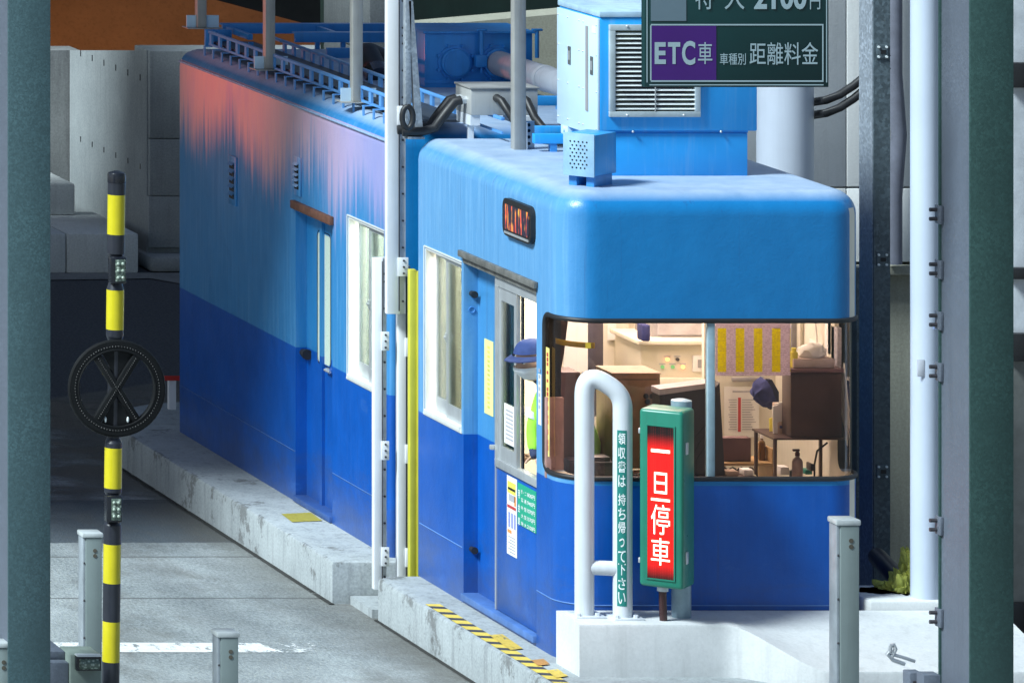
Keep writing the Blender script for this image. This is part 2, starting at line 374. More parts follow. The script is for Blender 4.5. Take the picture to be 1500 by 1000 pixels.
def chart_mat():
    m, nt, out = new_mat('rate_chart_print')
    geo = N(nt, 'ShaderNodeNewGeometry'); sp = N(nt, 'ShaderNodeSeparateXYZ'); L(nt, geo.outputs['Position'], sp.inputs[0])
    x, y, z = sp.outputs
    x0 = Xp(1048, .09); x1 = Xp(1158, .09); z1 = Zp(473, .09); z0 = Zp(550, .09)
    u = mth(nt, 'DIVIDE', mth(nt, 'SUBTRACT', x, x0), x1 - x0); v = mth(nt, 'DIVIDE', mth(nt, 'SUBTRACT', z, z0), z1 - z0)
    uu = mth(nt, 'MULTIPLY', mth(nt, 'SUBTRACT', u, .03), 4.15)
    col = mth(nt, 'LESS_THAN', mth(nt, 'FRACT', uu), .47)
    inb = mth(nt, 'MULTIPLY', mth(nt, 'LESS_THAN', v, .90), mth(nt, 'GREATER_THAN', v, .07))
    row = mth(nt, 'LESS_THAN', mth(nt, 'FRACT', mth(nt, 'MULTIPLY', v, 26)), .55)
    n = N(nt, 'ShaderNodeTexNoise', Scale=95.0, Detail=2.0); L(nt, geo.outputs['Position'], n.inputs['Vector'])
    ink = mth(nt, 'MULTIPLY', mth(nt, 'MULTIPLY', row, mth(nt, 'GREATER_THAN', n.outputs['Fac'], .50)), .34)
    base = mixc(nt, mth(nt, 'MULTIPLY', col, inb), (.74, .66, .74), (.82, .76, .02))
    c = mixc(nt, mth(nt, 'MULTIPLY', ink, mth(nt, 'LESS_THAN', v, .97)), base, (.14, .10, .14))
    d = N(nt, 'ShaderNodeBsdfDiffuse'); t = N(nt, 'ShaderNodeBsdfTranslucent'); L(nt, c, d.inputs['Color']); L(nt, c, t.inputs['Color'])
    mx = N(nt, 'ShaderNodeMixShader', Fac=.55); L(nt, d.outputs[0], mx.inputs[1]); L(nt, t.outputs[0], mx.inputs[2]); L(nt, mx.outputs[0], out.inputs['Surface']); return m
CHART = chart_mat()

# ------------------------------------------------------------------ mesh builder
class MB:
    def __init__(s): s.v = []; s.f = []; s.m = []; s.s = []
    def add(s, vs, fs, mi=0, smooth=False):
        o = len(s.v); s.v += [Vector(v) for v in vs]
        for f in fs: s.f.append([i + o for i in f]); s.m.append(mi); s.s.append(smooth)
        return s
    def from_bm(s, bm, mi=0, smooth=False, M=None):
        bm.verts.index_update()
        vs = [(M @ v.co) if M else v.co.copy() for v in bm.verts]
        k0 = len(s.s); bm.normal_update(); ns = [max(abs(c) for c in f.normal) for f in bm.faces]
        s.add(vs, [[v.index for v in f.verts] for f in bm.faces], mi, bool(smooth))
        if smooth == 'box':
            for i, q in enumerate(ns): s.s[k0 + i] = q < .999
        bm.free(); return s
    def box(s, x0, x1, y0, y1, z0, z1, bev=0.0, mi=0, seg=2):
        bm = bmesh.new(); bmesh.ops.create_cube(bm, size=1)
        for v in bm.verts:
            v.co = Vector(((x0 + x1) / 2 + v.co.x * (x1 - x0), (y0 + y1) / 2 + v.co.y * (y1 - y0), (z0 + z1) / 2 + v.co.z * (z1 - z0)))
        if bev: bmesh.ops.bevel(bm, geom=bm.edges[:], offset=bev, segments=seg, profile=.5, affect='EDGES')
        return s.from_bm(bm, mi, 'box' if bev else False)
    def obox(s, M, sx, sy, sz, bev=0.0, mi=0, seg=2):
        bm = bmesh.new(); bmesh.ops.create_cube(bm, size=1)
        for v in bm.verts: v.co = Vector((v.co.x * sx, v.co.y * sy, v.co.z * sz))
        if bev: bmesh.ops.bevel(bm, geom=bm.edges[:], offset=bev, segments=seg, profile=.5, affect='EDGES')
        return s.from_bm(bm, mi, 'box' if bev else False, M)
    def cyl(s, p0, p1, r, r1=None, seg=20, mi=0, caps=True):
        p0 = Vector(p0); p1 = Vector(p1); r1 = r if r1 is None else r1
        d = (p1 - p0).normalized(); a = d.orthogonal().normalized(); b = d.cross(a)
        vs = []
        for p, q in ((p0, r), (p1, r1)):
            for i in range(seg):
                t = 2 * math.pi * i / seg; vs.append(p + (a * math.cos(t) + b * math.sin(t)) * q)
        s.add(vs, [[i, (i + 1) % seg, seg + (i + 1) % seg, seg + i] for i in range(seg)], mi, True)
        if caps: s.add(vs, [list(range(seg))[::-1], list(range(seg, 2 * seg))], mi, False)
        return s
    def tube(s, pts, r, seg=12, mi=0, closed=False):
        pts = [Vector(p) for p in pts]; n = len(pts); vs = []; prev = None
        for i, p in enumerate(pts):
            if closed: d = (pts[(i + 1) % n] - pts[i - 1])
            else: d = pts[min(i + 1, n - 1)] - pts[max(i - 1, 0)]
            d.normalize()
            if prev is None: a = d.orthogonal().normalized()
            else:
                a = prev - d * prev.dot(d); a.normalize()
            prev = a; b = d.cross(a); q = r[i] if isinstance(r, (list, tuple)) else r
            for k in range(seg):
                t = 2 * math.pi * k / seg; vs.append(p + (a * math.cos(t) + b * math.sin(t)) * q)
        fs = []
        for i in range(n if closed else n - 1):
            j = (i + 1) % n
            for k in range(seg): fs.append([i * seg + k, i * seg + (k + 1) % seg, j * seg + (k + 1) % seg, j * seg + k])
        s.add(vs, fs, mi, True)
        if not closed: s.add(vs, [list(range(seg))[::-1], list(range((n - 1) * seg, n * seg))], mi, False)
        return s
    def prism(s, pts, vec, mi=0, smooth=False):
        vec = Vector(vec); n = len(pts); a = [Vector(p) for p in pts]; b = [p + vec for p in a]
        s.add(a + b, [list(range(n))[::-1], list(range(n, 2 * n))], mi)
        s.add(a + b, [[i, (i + 1) % n, n + (i + 1) % n, n + i] for i in range(n)], mi, smooth)
        return s
    def lathe(s, prof, c=(0, 0, 0), seg=24, mi=0, axis=None):
        c = Vector(c); vs = []
        for r, z in prof:
            for k in range(seg):
                t = 2 * math.pi * k / seg; v = Vector((r * math.cos(t), r * math.sin(t), z))
                vs.append(c + (axis @ v if axis else v))
        n = len(prof); fs = []
        for i in range(n - 1):
            for k in range(seg): fs.append([i * seg + k, i * seg + (k + 1) % seg, (i + 1) * seg + (k + 1) % seg, (i + 1) * seg + k])
        s.add(vs, fs, mi, True)
        s.add(vs, [list(range(seg))[::-1], list(range((n - 1) * seg, n * seg))], mi, False)
        return s
    def quad(s, a, b, c, d, mi=0): return s.add([a, b, c, d], [[0, 1, 2, 3]], mi)
    def sphere(s, c, r, mi=0, seg=16, sc=(1, 1, 1)):
        bm = bmesh.new(); bmesh.ops.create_uvsphere(bm, u_segments=seg, v_segments=seg // 2 + 2, radius=r)
        for v in bm.verts: v.co = Vector((v.co.x * sc[0], v.co.y * sc[1], v.co.z * sc[2])) + Vector(c)
        return s.from_bm(bm, mi, True)
    def build(s, name, mats, parent=None, label=None):
        mats = mats if isinstance(mats, (list, tuple)) else [mats]
        me = bpy.data.meshes.new(name); off = OFF.get(parent.name if parent else None, Vector((0, 0, 0)))
        me.from_pydata([tuple(v - off) for v in s.v], [], s.f)
        for m in mats: me.materials.append(m)
        me.polygons.foreach_set('material_index', s.m); me.polygons.foreach_set('use_smooth', s.s)
        bm = bmesh.new(); bm.from_mesh(me); bmesh.ops.recalc_face_normals(bm, faces=bm.faces); bm.to_mesh(me); bm.free()
        me.update()
        try: me.set_sharp_from_angle(angle=R(40))
        except Exception: pass
        o = bpy.data.objects.new(name, me); COL.objects.link(o)
        if parent: o.parent = parent
        OFF[o.name] = off
        if label: o['label'] = label
        return o
OFF = {}
def thing(name, label, cat, loc=(0, 0, 0), group=None):
    o = bpy.data.objects.new(name, None); COL.objects.link(o); o.location = loc; o.empty_display_size = .1
    o['label'] = label; o['category'] = cat
    if group: o['group'] = group
    OFF[o.name] = Vector(loc); return o
def tag(o, label, cat, group=None):
    o['label'] = label; o['category'] = cat
    if group: o['group'] = group
    return o
def struct(o): o['kind'] = 'structure'; return o
def copy_tree(o, parent=None):
    c = o.copy(); COL.objects.link(c)
    if parent: c.parent = parent
    for ch in [x for x in bpy.data.objects if x.parent == o]: copy_tree(ch, c)
    return c

_fc = {}
def glyphs(txt, bold=0.0):
    k = (txt, bold)
    if k not in _fc:
        cu = bpy.data.curves.new('txt', 'FONT'); cu.body = txt; cu.offset = bold; cu.resolution_u = 4
        ob = bpy.data.objects.new('txt', cu); COL.objects.link(ob); bpy.context.view_layer.update()
        me = bpy.data.meshes.new_from_object(ob.evaluated_get(bpy.context.evaluated_depsgraph_get()))
        vs = [v.co.copy() for v in me.vertices]; fs = [list(p.vertices) for p in me.polygons]
        bpy.data.objects.remove(ob); bpy.data.curves.remove(cu); bpy.data.meshes.remove(me)
        _fc[k] = (vs, fs)
    return _fc[k]
def text(mb, txt, o, right, up, w, h, bold=0.0, mi=0):
    """lay the string into the box with lower corner o, w wide, h tall"""
    vs, fs = glyphs(txt, bold)
    x0 = min(v.x for v in vs); x1 = max(v.x for v in vs); y0 = min(v.y for v in vs); y1 = max(v.y for v in vs)
    o = Vector(o); right = Vector(right).normalized(); up = Vector(up).normalized()
    sx = w / max(1e-6, x1 - x0); sy = h / max(1e-6, y1 - y0) if h else sx
    mb.add([o + right * ((v.x - x0) * sx) + up * ((v.y - y0) * sy) for v in vs], fs, mi)

# ------------------------------------------------------------------ setting: ground
g = MB()
g.quad((-60, -45, -.27), (60, -45, -.27), (60, 140, -.27), (-60, 140, -.27))
struct(g.build('road', ROAD))
m = MB()
m.quad((-4.2, Yx(0, 0) * 0 + 1.62, -.266), (-.62, 1.60, -.266), (-.62, 1.88, -.266), (-4.2, 1.93, -.266))
struct(m.build('stop_line', MARK_W))

# islands
def prism_island(name, outline, z0, z1, mat, bev=.025):
    bm = bmesh.new(); vs = [bm.verts.new((x, y, z0)) for x, y in outline]
    f = bm.faces.new(vs); r = bmesh.ops.extrude_face_region(bm, geom=[f])
    tops = [v for v in r['geom'] if isinstance(v, bmesh.types.BMVert)]
    for v in tops: v.co.z = z1
    es = [e for e in bm.edges if all(abs(v.co.z - z1) < 1e-6 for v in e.verts)]
    bmesh.ops.bevel(bm, geom=es, offset=bev, segments=2, profile=.5, affect='EDGES')
    mb = MB(); mb.from_bm(bm); return struct(mb.build(name, mat))
arc = [(-.4 + .95 * (1 - math.cos(t)), 8.3 + 1.1 * math.sin(t)) for t in [R(a) for a in range(0, 91, 15)]]
prism_island('rear_island_kerb', [(2.3, 3.13), (-.4, 3.13)] + arc + [(2.3, 9.4)], -.27, 0.0, CONC_K)
prism_island('front_island_kerb', [(2.3, 2.66), (-.2, 2.66), (-.28, 2.58), (-.28, -4.2), (2.3, -4.2)], -.27, 0.0, CONC_K)
m = MB(); m.box(-.29, 2.3, 2.67, 3.12, -.27, -.215); struct(m.build('island_gap_slab', CONC_K))
def flat_mark(name, pts, z, mat):
    mb = MB(); mb.add([(x, y, z) for x, y in pts], [list(range(len(pts)))]); return struct(mb.build(name, mat))
def gx(px, py, Z=0.0):
    d = (CZ - Z) * FPX / (py - VY); return ((px - VX) * d / FPX + CX, d - D0)
flat_mark('hazard_stripe_marking', [(-.255, gx(620, 885)[1]), (-.165, gx(620, 885)[1]), (-.165, -1.9), (-.255, -1.9)], .004, MARK_Z)
flat_mark('yellow_step_marking', [gx(716, 931), gx(736, 930), gx(766, 951), gx(748, 953)], .008, MARK_Y)
flat_mark('orange_step_marking', [gx(778, 968), gx(796, 966), gx(806, 974), gx(788, 976)], .008, worn_mark('worn_orange', (.55, .27, .07), .4))
flat_mark('yellow_nose_marking', [gx(800, 983), gx(817, 981), gx(832, 991), gx(815, 994)], .008, MARK_Y)
flat_mark('olive_step_marking', [gx(412, 753), gx(455, 751), gx(472, 763), gx(428, 765)], .004, MARK_YO)

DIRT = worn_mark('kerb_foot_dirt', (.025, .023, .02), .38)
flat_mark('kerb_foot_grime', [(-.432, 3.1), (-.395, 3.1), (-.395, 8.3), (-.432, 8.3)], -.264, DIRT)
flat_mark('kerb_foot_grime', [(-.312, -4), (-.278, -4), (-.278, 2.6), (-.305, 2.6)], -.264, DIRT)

# concrete nose in front of the booth
def nose():
    mb = MB(); xs = [-.045 + i * (2.55 + .045) / 60 for i in range(61)]; cols = []
    for x in xs:
        t = min(1, max(0, (x - .80) / .45)); t = t * t * (3 - 2 * t)
        yf = -.40 - .42 * t; zf = .308 - .185 * t; c = []
        c.append((x, -.012, -.0)); c.append((x, -.012, .308))
        for k in range(1, 9):
            q = k / 8; c.append((x, -.012 + (yf + .012) * q, .308 + (zf - .308) * (q ** 1.2) - (0.006 if k == 8 else 0)))
        c.append((x, yf - .008, zf - .02)); c.append((x, yf - .008, -.0)); cols.append(c)
    n = len(cols[0]); vs = [p for c in cols for p in c]; fs = []
    for i in range(60):
        for k in range(n - 1): fs.append([i * n + k, (i + 1) * n + k, (i + 1) * n + k + 1, i * n + k + 1])
    mb.add(vs, fs, 0, True); mb.add(vs, [list(range(n)), list(range(60 * n, 61 * n))], 0)
    return mb.build('concrete_barrier', CONC_W)
tag(nose(), 'white painted concrete crash block sweeping round the foot of the booth front', 'crash barrier')
b = MB()
for q in (0, .022): b.prism([(.845 + q, -.4195, Zp(999, -.42)), (.851 + q, -.4195, Zp(999, -.42)), (.861 + q, -.4195, Zp(984 + q * 150, -.42)), (.856 + q, -.4195, Zp(984 + q * 150, -.42))], (0, -.004, 0))
tag(b.build('chalk_mark', RED), 'two small red crayon strokes on the front of the crash block', 'mark')
m = MB(); m.box(1.80, 2.6, .0, .5, -.27, .36, .02); tag(m.build('ledge_block', CONC_W), 'bright white concrete ledge under the yellow net beside the booth corner', 'ledge')

# ------------------------------------------------------------------ booth shells
def rrect(x0, x1, y0, y1, rs, inset=0.0, seg=10):
    """rounded rectangle, corner radii rs: (x0,y0) (x1,y0) (x1,y1) (x0,y1)"""
    x0 += inset; x1 -= inset; y0 += inset; y1 -= inset
    cs = [(x0, y0, 180), (x1, y0, 270), (x1, y1, 0), (x0, y1, 90)]; pts = []
    for (cx, cy, a0), r in zip(cs, rs):
        r = max(.01, r - inset); ox = cx + (r if cx == x0 else -r); oy = cy + (r if cy == y0 else -r)
        for i in range(seg + 1):
            a = R(a0 + 90 * i / seg); pts.append((ox + r * math.cos(a), oy + r * math.sin(a)))
    return pts
def loft(x0, x1, y0, y1, rs, z0, z1, rb, seg=10):
    rings = [(0, z0), (0, z1 - rb)] + ([(rb * (1 - math.cos(R(a))), z1 - rb + rb * math.sin(R(a))) for a in range(9, 91, 9)] if rb else [])
    if not rb: rings = [(0, z0), (0, z1)]
    vs = []; n = None
    for ins, z in rings:
        p = rrect(x0, x1, y0, y1, rs, ins, seg); n = len(p); vs += [(x, y, z) for x, y in p]
    fs = [list(range(n))[::-1], list(range((len(rings) - 1) * n, len(rings) * n))]
    for i in range(len(rings) - 1):
        for k in range(n): fs.append([i * n + k, i * n + (k + 1) % n, (i + 1) * n + (k + 1) % n, (i + 1) * n + k])
    mb = MB(); mb.add(vs, fs, 0, True); return mb
def boolean_shell(name, outer, inner, cutters, mats, inbox, parent):
    o = outer.build('tmp_o', mats); tools = [inner.build('tmp_i', mats)] + [c.build('tmp_c', mats) for c in cutters]
    for t in tools:
        md = o.modifiers.new('b', 'BOOLEAN'); md.operation = 'DIFFERENCE'; md.object = t; md.solver = 'EXACT'
    bpy.context.view_layer.update()
    me = bpy.data.meshes.new_from_object(o.evaluated_get(bpy.context.evaluated_depsgraph_get()))
    mb = MB(); ix0, ix1, iy0, iy1, iz0, iz1 = inbox; e = .012
    bmx = bmesh.new(); bmx.from_mesh(me); bmesh.ops.remove_doubles(bmx, verts=bmx.verts, dist=1e-5); bmx.to_mesh(me); bmx.free()
    vs = [v.co.copy() for v in me.vertices]; mb.v = vs
    for p in me.polygons:
        c = p.center
        inside = ix0 - e < c.x < ix1 + e and iy0 - e < c.y < iy1 + e and iz0 - e < c.z < iz1 + e
        mb.f.append(list(p.vertices)); mb.m.append(2 if (abs(c.y - WY) < .03 and WZ0 + .001 < c.z < WZ1 - .001 and abs(p.normal.y) > .3) else 1 if inside else 0); mb.s.append(True)
    for t in tools + [o]: bpy.data.objects.remove(t)
    return mb.build(name, mats, parent)

YW0, YW1, YD0, YD1 = 1.833, 2.545, .463, 1.795
front = thing('toll_booth', 'blue two-tone toll booth with lit wraparound front window and air conditioner on its roof', 'toll booth', (.85, 1.4, 0))
def win_cut(y1, z0, z1, r):
    pts = [(-1, -1, z0), (-1, y1 - r, z0)] + [(-1, y1 - r + r * math.sin(a), z0 + r - r * math.cos(a)) for a in [R(t) for t in range(15, 90, 15)]]
    pts += [(-1, y1, z0 + r), (-1, y1, z1 - r)] + [(-1, y1 - r + r * math.cos(a), z1 - r + r * math.sin(a)) for a in [R(t) for t in range(15, 90, 15)]] + [(-1, y1 - r, z1), (-1, -1, z1)]
    mb = MB(); mb.prism(pts, (4, 0, 0)); return mb
WZ0, WZ1, WY = 1.075, 2.0, .33
c_win = win_cut(WY, WZ0, WZ1, .07)
c_door = MB().box(-.5, .15, YD0, YD1, .06, 2.12); c_side = MB().box(-.5, .15, YW0, YW1, 1.05, 2.08)
RSF = [.22, .22, .12, .12]
boolean_shell('wall', loft(0, 1.785, 0, 2.77, RSF, 0, 2.75, .14), loft(.1, 1.735, .06, 2.67, [.16, .18, .04, .04], .10, 2.64, 0),
              [c_win, c_door, c_side], [PAINT, CREAM, BLACK], (.1, 1.735, .06, 2.67, .10, 2.64), front)
# kick plate seam running round the base, slightly proud
def outline(off, z, y_end=2.6, seg=12):
    p = [(0 + off, y_end, z)]
    for i in range(seg + 1):
        a = R(180 + 90 * i / seg); p.append((.22 + (.22 - off) * math.cos(a), .22 + (.22 - off) * math.sin(a), z))
    for i in range(seg + 1):
        a = R(270 + 90 * i / seg); p.append((1.565 + (.22 - off) * math.cos(a), .22 + (.22 - off) * math.sin(a), z))
    p.append((1.785 - off, y_end, z)); return p
seam = MB(); seam.tube(outline(-.001, .335, YD0 - .01), .004, 6)
seam.build('seam', simple('seam_blue', (.10, .22, .50), .4), front)
seam = MB(); seam.tube([(-.001, YD1 + .02, .335), (-.001, 2.64, .335)], .004, 6); seam.build('seam', bpy.data.materials['seam_blue'], front)
for i in range(9): b = MB(); b.cyl((.30 + i * .15, .001, .285), (.30 + i * .15, -.004, .285), .008, seg=8); b.build('rivet', PAINT, front)
# curved glass
gp = outline(.025, 0, WY + .012)
glb = MB(); n = len(gp)
glb.add([(x, y, WZ0 - .01) for x, y, _ in gp] + [(x, y, WZ1 + .01) for x, y, _ in gp], [[i, i + 1, n + i + 1, n + i] for i in range(n - 1)], 0, True)
fw = thing('front_window', '', '', (.85, 1.4, 0)); bpy.data.objects.remove(fw)
glo = glb.build('window', GLASS_F, front, 'tinted wraparound front window')
# rubber seal
op = outline(.003, 0, WY); L0 = [Vector(p) for p in op]
def seal_path():
    r = .07; pts = []
    bot = [Vector((x, y, WZ0)) for x, y, _ in op]; top = [Vector((x, y, WZ1)) for x, y, _ in op]
    bot[0].y = WY - r; top[0].y = WY - r; bot[-1].y = WY - r; top[-1].y = WY - r
    for x, s in ((-.002, 1), (1.702, -1)):
        pass
    pts += bot
    xr = 1.782
    pts += [Vector((xr, WY - r + r * math.sin(a), WZ0 + r - r * math.cos(a))) for a in [R(t) for t in (20, 45, 70, 90)]]
    pts += [Vector((xr, WY - r + r * math.cos(a), WZ1 - r + r * math.sin(a))) for a in [R(t) for t in (0, 20, 45, 70)]]
    pts += top[::-1]
    xl = .003
    pts += [Vector((xl, WY - r + r * math.sin(a), WZ1 - r + r * math.cos(a))) for a in [R(t) for t in (20, 45, 70, 90)]]
    pts += [Vector((xl, WY - r + r * math.cos(a), WZ0 + r - r * math.sin(a))) for a in [R(t) for t in (0, 20, 45, 70)]]
    return pts
sb = MB(); sb.tube(seal_path(), .015, 10, closed=True); sb.build('rubber_seal', BLACK, glo)
mu = MB(); mu.box(.848, .892, .002, .05, WZ0, WZ1, .006); mu.build('mullion', simple('mullion_blue_grey', (.27, .38, .44), .4), glo)
# yellow tape and sticker on the glass
tp = MB()
tq = [p for p in outline(.029, 0, .25) if p[0] < .5]
tq = [Vector(p) for p in outline(.030, 0, .22)][1:14]; tq = tq[0:12] + [Vector((.14, .030, 0))]
za, zb = 1.835, 1.868
tp.add([(p.x, p.y, za) for p in tq] + [(p.x, p.y, zb) for p in tq], [[i, i + 1, len(tq) + i + 1, len(tq) + i] for i in range(len(tq) - 1)])
tp.build('tape', simple('yellow_tape', (.72, .50, .04), .5), glo)
st = MB(); st.quad((.006, .318, 1.16), (.006, .255, 1.16), (.006, .255, 1.80), (.006, .318, 1.80))
so = st.build('sticker', simple('yellow_sticker', (.82, .70, .22), .5), glo)
st = MB(); zz = 1.77
while zz > 1.19:
    h = random.uniform(.018, .032); st.box(.0045, .0055, .272, .300, zz - h, zz); zz -= h + random.choice((.006, .008, .03))
st.build('sticker_print', RED, so)
wl = MB(); wl.box(-.003, -.001, .375, .425, Zp(622, .4), Zp(548, .4)); wl.build('sticker', PAPER, front, 'small white strip label beside the front window')
wl = MB()
for i in range(7): wl.box(-.005, -.004, .388, .412, 1.42 + i * .036, 1.442 + i * .036)
wl.build('sticker_print', GREYINK, front)

# ---- sliding door and its recess
rc = MB(); rc.box(.088, .12, 1.20, YD1 + .02, .055, 2.125); rp = rc.build('recess_panel', PAINT, front)
nt_ = MB(); nt_.box(.084, .087, 1.50, 1.66, 1.19, 1.645); no = nt_.build('notice', YNOTE, front, 'blank-looking yellow notice strip by the sliding door')
nt_ = MB()
for i in range(14): nt_.box(.0825, .0835, 1.56, 1.60, 1.23 + i * .028, 1.245 + i * .028)
nt_.build('notice_print', simple('olive_ink', (.62, .60, .12), .6), no)
for zz, nm in ((1.90, 'stop_peg'), (.33, 'stop_peg')):
    b = MB(); b.cyl((.05, YD1, zz), (.05, YD1 - .05, zz), .017, seg=14); b.cyl((.05, YD1 - .05, zz), (.05, YD1 - .06, zz), .022, seg=14); b.build(nm, BLACK, front)
b = MB(); b.tube([(.05 + .018 * math.cos(R(a)), YD1 - .004, 1.80 + .018 * math.sin(R(a))) for a in range(0, 360, 30)], .003, 6, closed=True); b.build('ring_mark', simple('ring_blue', (.06, .25, .6), .5), front)
b = MB(); b.box(-.028, -.001, YD0 - .03, YD1 + .03, 2.125, 2.165, .005); b.box(-.004, .10, YD0, YD1, 2.09, 2.119); b.build('door_track', simple('grimy_track', (.16, .16, .15), .6, .3, .4, 14), front)
b = MB(); b.box(-.02, .10, YD0 + .002, YD1 - .002, .02, .062, .004); b.build('door_sill', simple('sill_blue_grey', (.07, .16, .40), .45, 0, .2, 8), front)
door = MB(); door.box(.025, .06, YD0 + .004, 1.25, .066, .935, .004); door = door.build('door', PAINT, front, 'dark blue sliding door panel')
b = MB(); b.box(.018, .064, 1.25, 1.266, .066, 2.07); b.build('edge_strip', ALU, door)
b = MB(); b.box(-.012, .03, 1.255, 1.285, 1.03, 1.06, .006); b.build('handle', ALU, door)
wfm = MB()
wfm.box(.010, .064, YD0 + .004, 1.25, .935, .985, .003); wfm.box(.014, .064, YD0 + .004, 1.25, 2.03, 2.085)
wfm.box(.012, .064, 1.20, 1.25, .985, 2.03); wfm.box(.018, .06, YD0 + .004, YD0 + .02, .985, 2.03)
dwf = wfm.build('window', ALU, door, 'aluminium service window with one pane slid open')
b = MB(); y0, y1 = .885, 1.198
b.box(.022, .046, y0, y0 + .045, .987, 2.028); b.box(.022, .046, y1 - .04, y1, .987, 2.028); b.box(.022, .046, y0 + .045, y1 - .04, .987, 1.07); b.box(.022, .046, y0 + .045, y1 - .04, 1.95, 2.028)
b.build('frame', ALU, dwf)
b = MB(); b.box(.032, .036, y0 + .045, y1 - .04, 1.07, 1.95); b.build('pane', GLASS_C, dwf)
b = MB(); b.box(.048, .06, .855, .884, .987, 2.028); b.build('frame', BLACKG, dwf)
b = MB(); b.box(.0262, .0276, .94, 1.12, 1.10, 1.34); pp = b.build('paper_notice', PAPER, dwf)
b = MB()
for i in range(8): b.box(.0245, .0256, .96, 1.09, 1.13 + i * .024, 1.14 + i * .024)
b.build('paper_print', GREYINK, pp)
# poster on the door
b = MB(); b.box(.021, .0235, .878, 1.055, Zp(812, 1.0), .915); po = tag(b.build('poster', PAPER), 'tall white printed poster with yellow head stuck on the door', 'poster')
def side_box(mb, x, y0, y1, z0, z1, mi): mb.box(x, x + .0008, y0, y1, z0, z1, 0, mi)
b = MB(); zt = .90
def side_box(mb, x, y0, y1, z0, z1, mi): mb.box(x, x + .0008, y0 - .03, y1 - .03, z0, z1, 0, mi)
side_box(b, .0195, .925, 1.07, zt - .085, zt - .015, 0); side_box(b, .0195, .94, 1.05, zt - .13, zt - .09, 1); side_box(b, .0195, .92, .95, zt - .15, zt - .09, 2)
side_box(b, .0195, .92, 1.075, zt - .175, zt - .157, 3)
for k in range(3): side_box(b, .0195, .925 + k * .05, .955 + k * .05, zt - .29, zt - .20, 4)
side_box(b, .0195, 1.0, 1.07, zt - .325, zt - .305, 2)
for k in range(6): side_box(b, .0195, .93, 1.065 - .03 * (k % 2), zt - .35 - k * .018, zt - .343 - k * .018, 5)
side_box(b, .0185, .93, 1.06, zt - .065, zt - .05, 6)
b.build('print', [YPAPER, GREYINK, ORANGE, RED, BLUEINK, GREYINK, BLACK], po)
# price panel
zt, zb = .905, Zp(778, .6)
b = MB(); b.box(.019, .0235, .53, .856, zb, zt); pr = tag(b.build('price_sign', PRICE_G), 'green price panel with five rows of white figures on the door', 'price sign')
b = MB(); rows = [('軽・二', '800円'), ('普 通', '940円'), ('中 型', '1070円'), ('大 型', '1570円'), ('特 大', '2100円')]
rh = (zt - zb) / 5.2
for i, (a, c) in enumerate(rows):
    z = zt - .02 - (i + 1) * rh + rh * .25
    text(b, a, (.0178, .79, z), (0, -1, 0), (0, 0, 1), .095, rh * .52, .012)
    text(b, c, (.0178, .68, z), (0, -1, 0), (0, 0, 1), .135, rh * .58, .014)
for i, ch in enumerate('現金車'): text(b, ch, (.0178, .846, zt - .09 - i * (zt - zb) * .33), (0, -1, 0), (0, 0, 1), .036, .05, .01)
b.build('lettering', LETTER, pr)
# side display
dsp = MB(); a, c = .475, .985
rr = rrect(a, c, 2.375, 2.60, [.06] * 4, 0, 6)
dsp.prism([(-.03, y, z) for y, z in rr], (.04, 0, 0)); dd = dsp.build('display', BLACK, front, 'small black roadside display with red and yellow figures')
b = MB(); rr2 = rrect(a + .03, c - .03, 2.415, 2.565, [.03] * 4, 0, 6); b.prism([(-.033, y, z) for y, z in rr2], (.002, 0, 0)); b.build('screen', SIDE_DISP, dd)
b = MB(); b.box(-.034, -.03, a + .04, c - .04, 2.389, 2.402); b.build('trim', ALU, dd)

# side window of a booth
def side_window(parent, y0, y1, z0, z1, blind_mat_, label, depth=.1):
    w = MB(); t = .012
    w.box(.004, depth + .01, y1 - t, y1 + .004, z0, z1); w.box(.004, depth + .01, y0 - .004, y0 + t, z0, z1)
    w.box(.004, depth + .01, y0 + t, y1 - t, z1 - t, z1 + .004); w.box(-.012, depth + .01, y0 + t, y1 - t, z0 - .004, z0 + .02)
    w.box(-.006, -.0005, y0 - .014, y1 + .014, z0 - .016, z0 - .0005); w.box(-.004, -.0005, y1 + .0005, y1 + .012, z0, z1 + .01); w.box(-.004, -.0005, y0 - .01, y1, z1 + .0045, z1 + .014)
    wo = w.build('window', simple('white_frame', (.72, .73, .70), .4, .1, .06, 6, .2, dirt=(.3, .3, .28)) if 'white_frame' not in bpy.data.materials else bpy.data.materials['white_frame'], parent, label)
    mid = (y0 + y1) / 2; a, b_ = z0 + .021, z1 - .013
    for (p, q, x) in ((mid - .02, y1 - .06, .052), (y0 + .013, mid + .02, .028)):
        f = MB(); f.box(x, x + .02, p, p + .03, a, b_); f.box(x, x + .02, q - .03, q, a, b_); f.box(x, x + .02, p + .03, q - .03, a, a + .09); f.box(x, x + .02, p + .03, q - .03, b_ - .03, b_)
        so = f.build('sash', ALU, wo)
        g_ = MB(); g_.box(x + .008, x + .012, p + .031, q - .031, a + .091, b_ - .031); g_.build('pane', GLASS_C, wo)
    f = MB(); f.box(.016, .027, mid - .004, mid + .012, (a + b_) / 2 - .03, (a + b_) / 2 + .03, .004); f.cyl((.016, mid + .004, (a + b_) / 2), (.008, mid + .004, (a + b_) / 2), .01, seg=10); f.build('latch', ALU, wo)
    return wo
wo = side_window(front, YW0, YW1, 1.05, 2.08, BLIND, 'aluminium sliding side window with pale blind')
b = MB(); b.quad((.085, YW0 + .013, 1.072), (.085, YW1 - .075, 1.072), (.085, YW1 - .075, 2.066), (.085, YW0 + .013, 2.066)); b.build('blind', BLIND, front)
